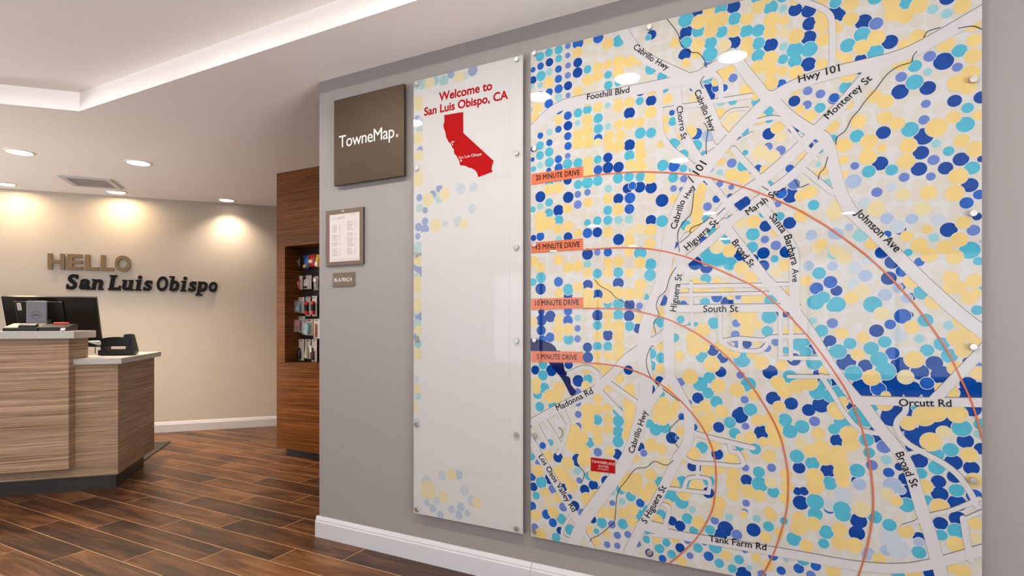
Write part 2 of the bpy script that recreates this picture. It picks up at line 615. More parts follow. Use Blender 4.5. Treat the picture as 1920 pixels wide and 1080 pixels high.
# ------------------------------------------------------------------ printed artwork, in centimetres on its panel
DOTS_MAP = {
'N': '8.9,206.1,1.8 21.9,203.2,2.0 21.8,199.0,2.2 1.1,200.0,1.7 17.5,194.3,1.9 52.9,207.5,1.9 64.5,196.7,1.3 64.5,203.6,1.1 48.4,186.5,2.3 52.7,181.5,2.1 17.5,177.3,2.0 44.0,178.1,2.3 70.0,212.6,2.5 83.2,210.8,2.4 66.2,205.4,2.4 103.6,204.3,2.2 107.8,202.9,2.3 108.1,198.3,2.3 107.8,193.5,2.4 83.2,197.5,2.5 95.7,193.7,2.4 65.8,197.0,2.3 107.7,184.2,2.4 74.7,182.3,2.4 75.4,179.0,1.4 103.3,172.1,1.9 115.5,170.7,1.9 115.6,200.5,2.1 116.8,199.0,2.2 124.1,195.0,2.5 131.5,186.5,2.3 123.3,182.6,1.7 146.8,196.9,2.1 145.8,177.0,2.7 134.3,169.5,2.4 141.7,169.3,2.2 123.3,179.2,1.7 148.6,163.9,1.9 155.2,163.8,1.9 129.7,156.8,2.1 140.6,153.9,2.7 139.9,148.7,2.2 146.3,142.9,2.0 150.2,145.2,2.1 155.2,144.6,1.0 139.4,143.5,2.2 128.8,146.7,2.3 152.4,136.8,2.2 1.1,169.7,1.2 44.0,165.2,2.3 35.0,161.4,2.0 35.0,157.2,2.3 39.5,156.9,2.2 17.3,154.2,1.9 4.6,148.5,2.4 17.6,146.9,2.4 43.2,147.8,2.0 48.2,147.8,2.2 52.7,147.1,2.3 39.4,144.1,2.1 43.2,144.2,1.4 13.1,141.8,2.4 57.0,141.6,2.5 64.5,145.0,1.1 64.7,149.2,1.1 52.7,134.2,2.1 30.5,131.1,2.1 1.3,130.8,1.4 17.5,130.1,2.0 39.5,127.5,2.3 26.2,122.3,2.4 4.7,108.4,2.5 26.3,109.3,2.3 39.4,109.7,2.3 17.5,104.9,2.0 30.7,105.3,2.2 44.0,100.9,2.2 57.0,102.6,2.2 5.1,98.5,1.6 9.3,96.4,2.5 5.1,94.8,2.5 5.0,90.3,2.2 30.6,96.7,2.3 43.8,96.4,2.2 47.6,91.4,2.0 35.0,88.5,2.2 26.2,83.4,2.0 26.4,79.2,2.3 17.8,75.9,1.9 2.2,73.0,2.0 9.8,73.1,2.5 22.1,69.2,2.5 43.6,74.6,1.9 56.0,71.0,1.7 52.3,67.5,2.0 60.8,48.9,2.3 64.5,57.7,1.3 63.8,70.8,1.7 103.5,162.9,2.2 95.1,161.8,2.1 108.1,155.9,1.1 102.1,138.8,2.6 74.9,123.0,1.6 69.5,116.4,2.6 73.6,114.6,2.3 101.8,129.1,2.1 94.0,128.6,2.0 100.7,118.9,2.1 93.3,118.9,2.1 90.0,116.9,1.7 93.3,114.3,2.0 85.3,118.5,2.0 88.1,116.3,1.7 116.2,104.7,1.8 81.0,101.2,2.3 134.3,124.3,1.7 147.1,123.2,2.3 129.3,117.0,2.0 132.2,113.7,2.2 131.2,108.4,2.2 134.6,105.5,1.2 137.3,102.1,1.3 115.2,107.8,1.5 147.3,98.2,1.3 154.2,126.8,1.2 97.5,97.2,1.3 100.5,97.0,1.4 87.8,85.9,1.6 109.6,84.7,2.0 114.3,87.5,1.9 112.5,86.1,1.3 75.9,83.3,2.1 79.4,80.6,2.0 78.7,75.3,2.0 95.5,75.9,2.5 103.2,80.7,2.2 111.4,75.8,2.3 85.6,61.3,1.4 96.5,66.5,2.4 102.3,65.0,2.2 107.8,63.1,2.1 111.6,65.2,2.7 70.5,65.0,2.1 110.8,74.3,1.5 115.9,73.3,1.6 136.9,96.2,1.1 127.8,91.0,2.1 119.1,80.2,2.9 124.6,79.2,2.1 134.3,79.7,2.7 143.4,80.7,2.3 139.6,77.7,2.5 145.3,77.0,2.9 123.3,72.0,2.6 124.7,70.1,2.0 132.4,73.5,3.1 137.5,71.8,2.8 133.0,70.6,2.2 142.0,71.4,2.1 151.8,81.6,1.2 152.0,74.5,2.2 154.5,73.0,2.2 151.1,71.3,2.2 153.8,70.8,1.9 120.7,66.2,2.3 131.9,64.8,2.7 153.0,66.8,2.4 131.9,62.5,3.0 136.2,64.8,2.0 134.3,64.0,2.1 145.6,61.7,2.5 141.7,59.4,2.5 137.8,57.5,2.4 134.6,59.1,1.2 138.9,54.4,2.1 151.3,56.5,2.2 155.2,54.5,1.8 148.3,49.4,2.4 152.8,48.2,2.1 139.4,49.0,2.4 137.3,53.2,1.6 148.6,45.0,2.0 144.5,42.9,2.0 144.8,38.9,2.3 149.2,36.7,2.5 116.4,53.3,2.1 128.3,56.0,2.4 127.2,58.0,1.3 122.0,40.3,1.4 134.1,46.4,1.3 135.7,42.7,1.9 136.7,39.3,1.6 135.9,37.3,1.7 85.4,59.4,2.8 78.0,54.5,2.0 92.8,53.8,2.6 77.5,44.4,2.1 104.8,42.5,2.0 113.7,42.6,2.3 87.6,36.0,2.0 68.4,38.6,1.8 70.6,38.5,1.4 74.3,29.5,2.1 104.3,34.2,1.4 106.3,34.5,1.5 105.3,30.3,2.5 38.9,40.2,2.1 48.4,44.1,1.8 12.9,36.0,2.2 22.0,35.8,2.7 25.0,23.8,2.1 28.8,26.2,2.1 34.3,28.7,2.1 1.3,21.8,1.9 9.0,26.2,2.3 15.6,23.5,1.6 20.5,16.3,2.2 13.8,4.8,1.6 27.1,17.3,1.6 20.2,5.9,1.2 28.5,11.9,1.6 60.9,16.6,1.8 63.9,15.2,2.0 52.0,2.5,1.6 63.9,6.7,1.8 80.4,16.9,2.8 78.7,14.3,2.3 90.0,18.1,2.4 122.7,26.7,2.5 122.2,22.5,2.4 139.4,24.1,1.7 145.0,29.6,2.0 149.4,31.8,2.3 142.4,13.1,1.9 86.6,1.2,2.7 77.9,11.1,2.0',
'B': '22.0,211.3,2.4 30.9,211.5,2.2 4.7,205.3,1.6 1.1,204.5,1.2 13.1,202.3,1.6 13.1,198.1,1.7 13.2,193.8,1.9 8.8,193.2,1.7 8.6,188.3,2.0 13.2,185.0,2.1 17.4,181.6,1.8 13.1,176.5,1.5 4.6,175.1,1.4 17.4,172.9,1.7 30.9,170.0,1.8 60.8,175.3,1.1 99.2,179.0,1.6 79.8,181.3,1.4 77.0,181.7,1.4 68.4,183.2,0.9 115.5,171.0,1.6 154.7,133.6,1.5 151.6,131.3,1.8 8.9,171.4,1.5 17.5,168.7,1.7 13.1,163.7,1.7 0.9,165.2,1.0 13.2,160.0,1.9 8.6,159.5,1.2 30.8,156.9,1.9 61.5,154.4,2.1 45.2,148.7,1.6 44.2,143.9,2.2 44.0,139.5,2.0 26.2,131.1,2.1 4.6,131.2,1.9 35.0,122.6,1.8 13.1,111.2,2.1 9.2,87.4,2.1 5.6,86.4,1.9 17.5,98.6,1.9 17.5,94.6,2.2 61.7,123.6,1.7 69.9,165.7,2.2 84.3,161.6,1.4 109.9,157.7,1.1 101.9,148.4,1.4 91.6,149.9,1.3 89.6,149.1,1.2 99.1,140.0,1.9 82.0,140.7,1.0 77.2,140.1,1.4 74.0,137.8,1.6 72.7,146.5,1.4 62.9,154.2,1.1 72.7,124.8,1.6 114.4,107.7,2.1 110.2,105.6,2.1 77.3,103.2,1.9 65.1,100.7,1.5 130.8,123.0,1.2 139.5,113.4,1.4 135.0,110.6,1.9 135.0,95.8,2.4 131.6,93.1,1.6 132.2,83.6,2.0 128.3,71.6,2.2 141.5,74.2,1.9 153.5,39.5,2.1 131.2,44.1,1.6 64.5,57.4,1.3 69.1,53.8,1.3 62.9,49.1,0.7 114.1,29.6,1.8 5.7,40.3,1.5 32.1,24.7,1.5 0.7,26.0,1.7 18.2,19.8,1.2 0.7,13.3,1.9 7.5,10.7,2.1 10.5,7.6,1.9 48.4,21.7,1.7 57.2,1.2,1.5 74.4,5.5,1.8 96.5,9.8,1.6 99.1,5.1,1.5 104.7,7.0,1.7 110.0,8.9,1.6',
'P': '17.5,211.2,1.3 17.4,207.2,1.2 17.5,202.9,1.3 17.4,198.7,1.4 4.5,192.7,1.8 17.5,190.3,1.1 74.3,191.3,1.7 83.0,184.4,1.6 107.5,174.9,1.5 111.4,173.1,1.5 107.3,170.1,1.5 127.7,193.5,2.0 142.2,179.4,1.7 149.3,174.4,1.4 134.6,174.3,1.6 141.2,164.3,1.3 140.7,159.2,1.5 143.2,145.9,1.6 121.6,146.8,1.3 135.4,141.3,1.5 142.5,140.7,1.3 127.9,137.2,1.6 17.4,164.5,1.3 21.9,147.7,1.5 26.2,148.1,1.4 21.9,143.4,1.8 61.4,145.8,1.3 30.5,122.8,1.4 48.1,100.4,1.4 21.8,91.3,1.4 21.8,86.9,1.5 21.8,64.4,1.7 22.0,59.8,1.4 22.1,55.1,1.5 22.1,50.2,1.5 51.9,87.2,1.0 94.9,157.2,1.5 98.9,155.3,1.7 82.6,152.9,1.7 78.4,145.7,1.2 82.4,144.0,1.0 103.2,142.7,1.9 98.0,136.2,1.2 65.3,149.1,1.4 64.4,145.2,0.9 74.0,137.6,1.6 93.8,123.8,1.4 97.4,121.4,1.7 84.8,103.4,1.2 102.7,111.0,0.8 153.3,122.6,1.7 84.2,93.5,1.5 83.8,89.3,1.5 83.6,87.6,1.5 84.4,85.5,0.9 92.9,85.4,1.0 94.4,84.6,1.5 97.5,86.9,1.6 115.0,93.5,1.7 85.6,74.4,1.4 87.0,65.4,1.4 64.2,70.8,1.6 67.3,63.0,1.1 154.5,80.4,1.0 129.9,52.5,2.1 126.5,46.0,1.7 87.3,55.7,1.3 109.6,59.3,1.7 87.3,40.4,1.3 96.0,41.5,1.5 87.5,27.5,1.3 87.0,24.2,1.2 30.7,40.1,1.8 49.8,41.8,1.4 3.8,32.5,1.7 22.5,27.4,1.3 10.5,22.2,2.0 15.3,15.1,1.9 2.0,4.2,1.7 23.7,14.1,1.6 36.7,11.2,1.6 34.7,2.6,1.4 39.0,7.2,1.5 39.0,2.9,1.3 43.3,8.3,1.4 36.9,20.0,1.2 47.6,5.2,1.2 76.6,19.3,1.5 84.3,15.3,1.9 133.5,10.4,1.6 66.6,10.0,1.3 67.6,4.4,1.3 87.1,10.0,1.0 92.8,2.5,1.5 108.5,5.5,1.5 72.9,10.8,1.5',
'L': '121.2,141.6,2.4 74.2,164.3,2.3 75.1,151.7,1.4 108.6,124.3,1.8 115.5,124.4,1.9 107.8,113.6,1.7 115.0,113.1,1.6 130.7,128.2,1.9 137.4,127.5,1.7 116.7,124.0,1.8 119.9,126.1,1.3 133.5,105.1,1.5 130.1,102.9,2.0 136.1,101.6,1.6 124.6,109.5,2.0 155.2,119.0,0.6 123.0,39.1,2.0 132.2,40.0,2.6 134.6,38.7,1.3 139.4,22.5,1.5 130.5,18.3,1.8 125.5,16.2,2.1',
'C': '4.4,209.5,2.0 8.6,210.3,1.8 13.2,210.5,1.9 39.5,208.2,2.4 13.2,206.7,1.6 26.2,199.4,1.7 4.9,201.0,2.2 35.1,195.3,1.6 35.2,191.0,1.8 39.3,191.2,1.4 52.7,194.2,2.3 57.1,190.2,2.0 51.5,206.8,1.2 48.2,182.2,1.6 26.2,182.5,1.9 22.0,182.0,1.9 30.9,178.2,2.0 30.9,173.9,2.0 48.4,169.3,2.2 52.7,168.8,2.0 58.1,185.0,1.4 61.1,171.9,1.7 66.0,210.2,2.8 78.7,211.3,2.3 83.6,206.2,2.3 70.6,204.7,2.3 78.9,202.5,2.2 95.7,207.2,2.4 87.6,200.6,2.3 91.6,199.9,2.2 66.2,201.4,2.2 75.1,199.2,2.3 91.6,195.2,2.2 103.5,190.2,2.7 108.0,189.4,2.6 74.9,194.9,2.7 91.6,190.7,2.3 99.7,187.7,1.7 103.5,186.2,2.2 74.0,185.8,1.8 91.0,174.1,1.7 82.9,176.0,1.6 91.0,211.9,1.8 99.6,209.9,1.9 115.9,203.5,1.8 127.4,202.1,2.1 135.8,198.6,2.3 123.7,190.8,2.4 119.6,188.1,2.3 127.5,184.0,2.4 149.8,179.5,2.0 138.3,177.1,1.9 138.2,171.9,2.4 119.0,173.9,2.0 151.9,161.1,1.6 122.2,156.8,2.1 137.0,156.7,2.4 151.3,156.0,2.4 147.1,148.2,1.5 153.0,142.1,2.0 132.0,144.1,1.8 125.6,144.4,2.0 115.2,157.1,1.3 4.4,170.8,1.9 4.4,166.5,1.9 8.8,167.4,2.0 8.9,162.9,2.1 17.3,161.1,2.2 22.0,160.9,2.1 1.3,161.0,1.3 44.0,161.0,2.1 30.7,161.2,1.7 57.3,155.3,2.2 61.3,163.2,2.1 8.9,153.7,1.8 13.0,153.9,1.6 22.0,151.8,1.9 26.2,152.1,2.4 30.7,152.4,2.1 39.3,152.4,2.1 43.8,152.5,2.0 48.4,151.9,1.9 61.3,150.0,1.9 8.8,145.6,1.8 1.1,143.3,1.3 8.6,140.9,2.1 13.2,137.5,2.2 35.0,139.8,1.9 26.2,135.4,1.5 30.5,135.9,1.8 35.0,135.7,1.9 57.0,133.5,2.3 48.4,121.5,2.5 52.5,116.8,2.3 52.3,112.5,2.3 30.5,114.0,2.0 39.4,114.1,2.1 4.9,113.3,2.4 1.1,111.5,1.7 17.5,107.8,2.4 35.0,101.4,1.8 39.5,101.4,2.3 50.7,103.9,1.2 57.1,107.1,1.6 53.1,94.5,1.8 56.6,93.7,1.9 30.5,92.6,1.9 39.4,96.8,2.2 44.0,92.3,2.0 17.8,86.6,2.3 64.1,94.9,1.5 62.1,88.0,1.5 30.5,83.9,2.0 35.0,84.0,1.9 5.8,75.5,2.1 5.8,70.8,2.3 26.4,70.2,2.0 6.5,65.4,2.3 3.3,62.5,2.1 4.3,57.1,2.1 10.7,58.2,2.3 39.3,57.8,2.1 30.5,53.5,2.1 39.4,53.7,2.3 39.4,49.4,2.3 39.3,45.3,2.3 26.9,43.7,2.2 52.7,81.4,2.1 56.6,79.9,2.0 52.7,76.7,2.0 56.4,65.6,1.7 52.1,53.6,1.8 54.5,51.5,2.3 58.1,52.6,2.2 62.1,87.0,0.9 51.5,82.1,1.4 69.9,161.2,2.2 65.1,158.4,2.0 62.9,163.3,1.1 72.7,157.8,1.1 87.0,163.8,1.5 94.9,170.3,1.8 95.1,167.5,1.8 110.7,154.2,1.9 111.3,168.3,1.7 86.6,151.3,2.1 87.3,156.1,1.0 94.6,143.1,2.1 109.3,134.7,1.8 65.1,153.1,1.5 68.4,152.7,1.3 66.0,131.1,2.0 73.5,132.8,1.6 75.6,128.1,1.8 77.7,117.6,3.0 73.5,119.7,2.3 81.9,115.7,2.5 73.8,117.0,1.8 80.8,124.8,1.9 89.8,126.0,2.3 89.6,121.3,2.0 93.3,133.2,1.5 98.6,131.7,1.6 97.0,116.6,1.3 73.3,110.3,2.0 111.0,110.9,2.1 109.9,100.8,2.6 112.3,102.4,2.1 115.0,99.3,1.8 95.7,101.7,2.1 73.1,101.4,1.8 81.9,132.8,0.9 136.5,116.6,1.2 152.4,116.4,2.7 154.5,112.9,1.3 140.3,103.6,2.4 126.7,99.8,2.7 116.4,100.0,2.6 155.0,103.7,1.4 154.2,97.6,1.5 67.7,93.1,0.9 69.9,93.1,0.9 76.3,93.5,2.2 95.2,95.8,2.5 94.6,90.6,1.9 100.7,83.8,1.3 104.7,86.0,2.3 106.6,87.1,1.7 106.9,83.3,2.0 111.7,90.9,2.1 115.6,83.8,1.8 71.9,80.8,2.2 86.1,80.2,2.9 109.5,79.9,2.6 101.9,74.6,2.3 88.3,71.1,2.6 89.0,61.9,2.3 110.5,69.6,2.6 112.9,72.8,1.8 114.4,68.5,2.2 71.3,70.4,2.7 74.7,73.0,2.1 74.2,67.2,2.1 77.2,64.0,2.2 141.1,94.5,2.1 120.2,86.6,1.9 130.1,87.3,1.9 126.3,85.1,2.2 128.5,81.5,2.5 116.8,83.8,2.5 121.2,76.6,2.6 130.3,77.6,2.9 141.5,84.8,1.9 145.3,86.9,2.1 147.3,83.2,2.2 148.3,70.2,1.3 116.7,69.6,2.6 126.7,65.6,1.7 139.4,66.5,2.1 118.1,59.7,2.6 122.4,62.4,2.8 125.0,60.9,2.3 115.5,57.1,1.8 150.4,60.5,2.6 147.6,53.4,2.1 144.0,51.4,2.0 155.0,62.1,1.7 144.0,47.3,2.2 149.1,40.7,2.0 141.5,36.5,1.6 139.9,44.9,1.7 125.0,54.3,2.1 125.7,50.1,1.7 122.3,43.7,2.3 115.2,38.4,1.3 136.1,34.1,2.3 117.8,30.0,2.6 115.3,64.2,1.8 81.9,56.6,2.1 83.6,52.8,2.0 100.3,59.0,2.3 101.9,55.1,2.4 105.7,57.1,2.3 71.9,46.3,2.2 90.5,47.7,2.0 85.3,47.9,1.5 104.1,46.5,2.3 108.9,44.6,2.2 114.1,38.3,2.3 91.8,39.4,2.0 92.1,35.0,2.7 96.6,32.8,2.0 64.9,32.7,1.9 74.5,34.0,2.1 66.9,32.0,1.5 64.5,24.5,2.6 109.8,31.3,2.7 26.8,29.8,1.8 5.0,24.3,2.6 2.6,18.1,1.7 14.4,9.9,2.2 12.0,1.5,2.0 18.5,5.9,2.3 32.4,11.2,2.2 41.3,12.2,2.1 30.1,7.4,1.2 40.5,26.1,2.0 44.5,23.8,2.0 50.9,19.6,1.5 48.9,16.7,2.3 56.2,31.3,2.0 55.2,28.1,1.5 60.2,26.3,2.5 56.7,18.5,1.9 64.1,32.3,1.9 51.2,11.2,1.5 50.9,7.6,1.5 56.0,5.0,1.9 60.7,3.6,1.7 58.7,7.8,1.6 0.4,34.9,1.6 9.3,42.0,1.5 66.6,18.5,2.0 95.0,20.2,1.8 69.0,14.2,1.7 74.9,15.5,1.8 100.0,23.0,1.3 103.2,17.1,2.4 113.2,21.3,2.3 112.4,17.2,1.7 109.8,26.9,2.3 118.1,28.2,2.4 127.3,28.8,2.1 131.4,26.8,2.0 139.4,19.3,2.0 149.0,27.9,2.3 145.2,25.9,1.7 134.4,11.4,2.2 70.5,7.9,1.8 76.8,9.3,2.3 85.1,6.3,1.7 78.2,3.6,1.7 82.8,2.5,1.6 106.1,10.2,1.9',
'l': '131.9,138.4,1.5 124.4,133.9,2.0 133.5,125.4,2.2 125.3,114.8,1.8 121.6,112.3,2.0 144.3,126.7,2.0 121.0,106.9,1.7 134.1,89.8,2.3 118.1,35.1,2.6 118.1,32.7,2.3 114.3,30.8,2.1 131.2,22.9,2.7 133.9,19.4,3.1',
'c': '8.8,201.9,1.6 4.4,197.0,1.3 13.2,190.0,1.7 34.9,182.8,1.2 8.9,175.9,1.5 21.8,177.8,1.2 35.1,174.2,1.3 0.8,197.3,1.0 0.8,187.3,1.0 99.7,205.8,1.3 99.9,192.1,1.4 78.7,176.4,1.7 143.0,194.3,1.5 146.6,192.0,1.5 141.7,174.5,1.2 143.9,151.1,1.3 4.4,162.2,1.5 35.3,148.6,1.6 4.5,144.3,1.5 39.4,135.4,1.7 43.8,135.4,1.7 13.2,129.3,1.6 26.2,118.1,1.7 21.8,95.7,1.4 106.4,161.0,1.2 78.4,149.9,1.1 97.8,151.8,1.3 113.5,141.8,1.6 110.8,148.7,0.9 115.3,117.3,1.8 123.3,123.2,2.3 143.3,121.1,1.4 109.1,94.4,1.3 139.5,88.5,1.4 147.1,92.9,1.4 154.5,59.0,1.2 130.5,48.3,1.6 68.4,22.2,1.3 21.7,31.3,1.7 36.7,24.5,1.4 41.0,21.2,1.4 81.6,21.3,1.4 91.1,22.4,1.4 88.6,4.0,1.1 100.8,9.4,0.9',
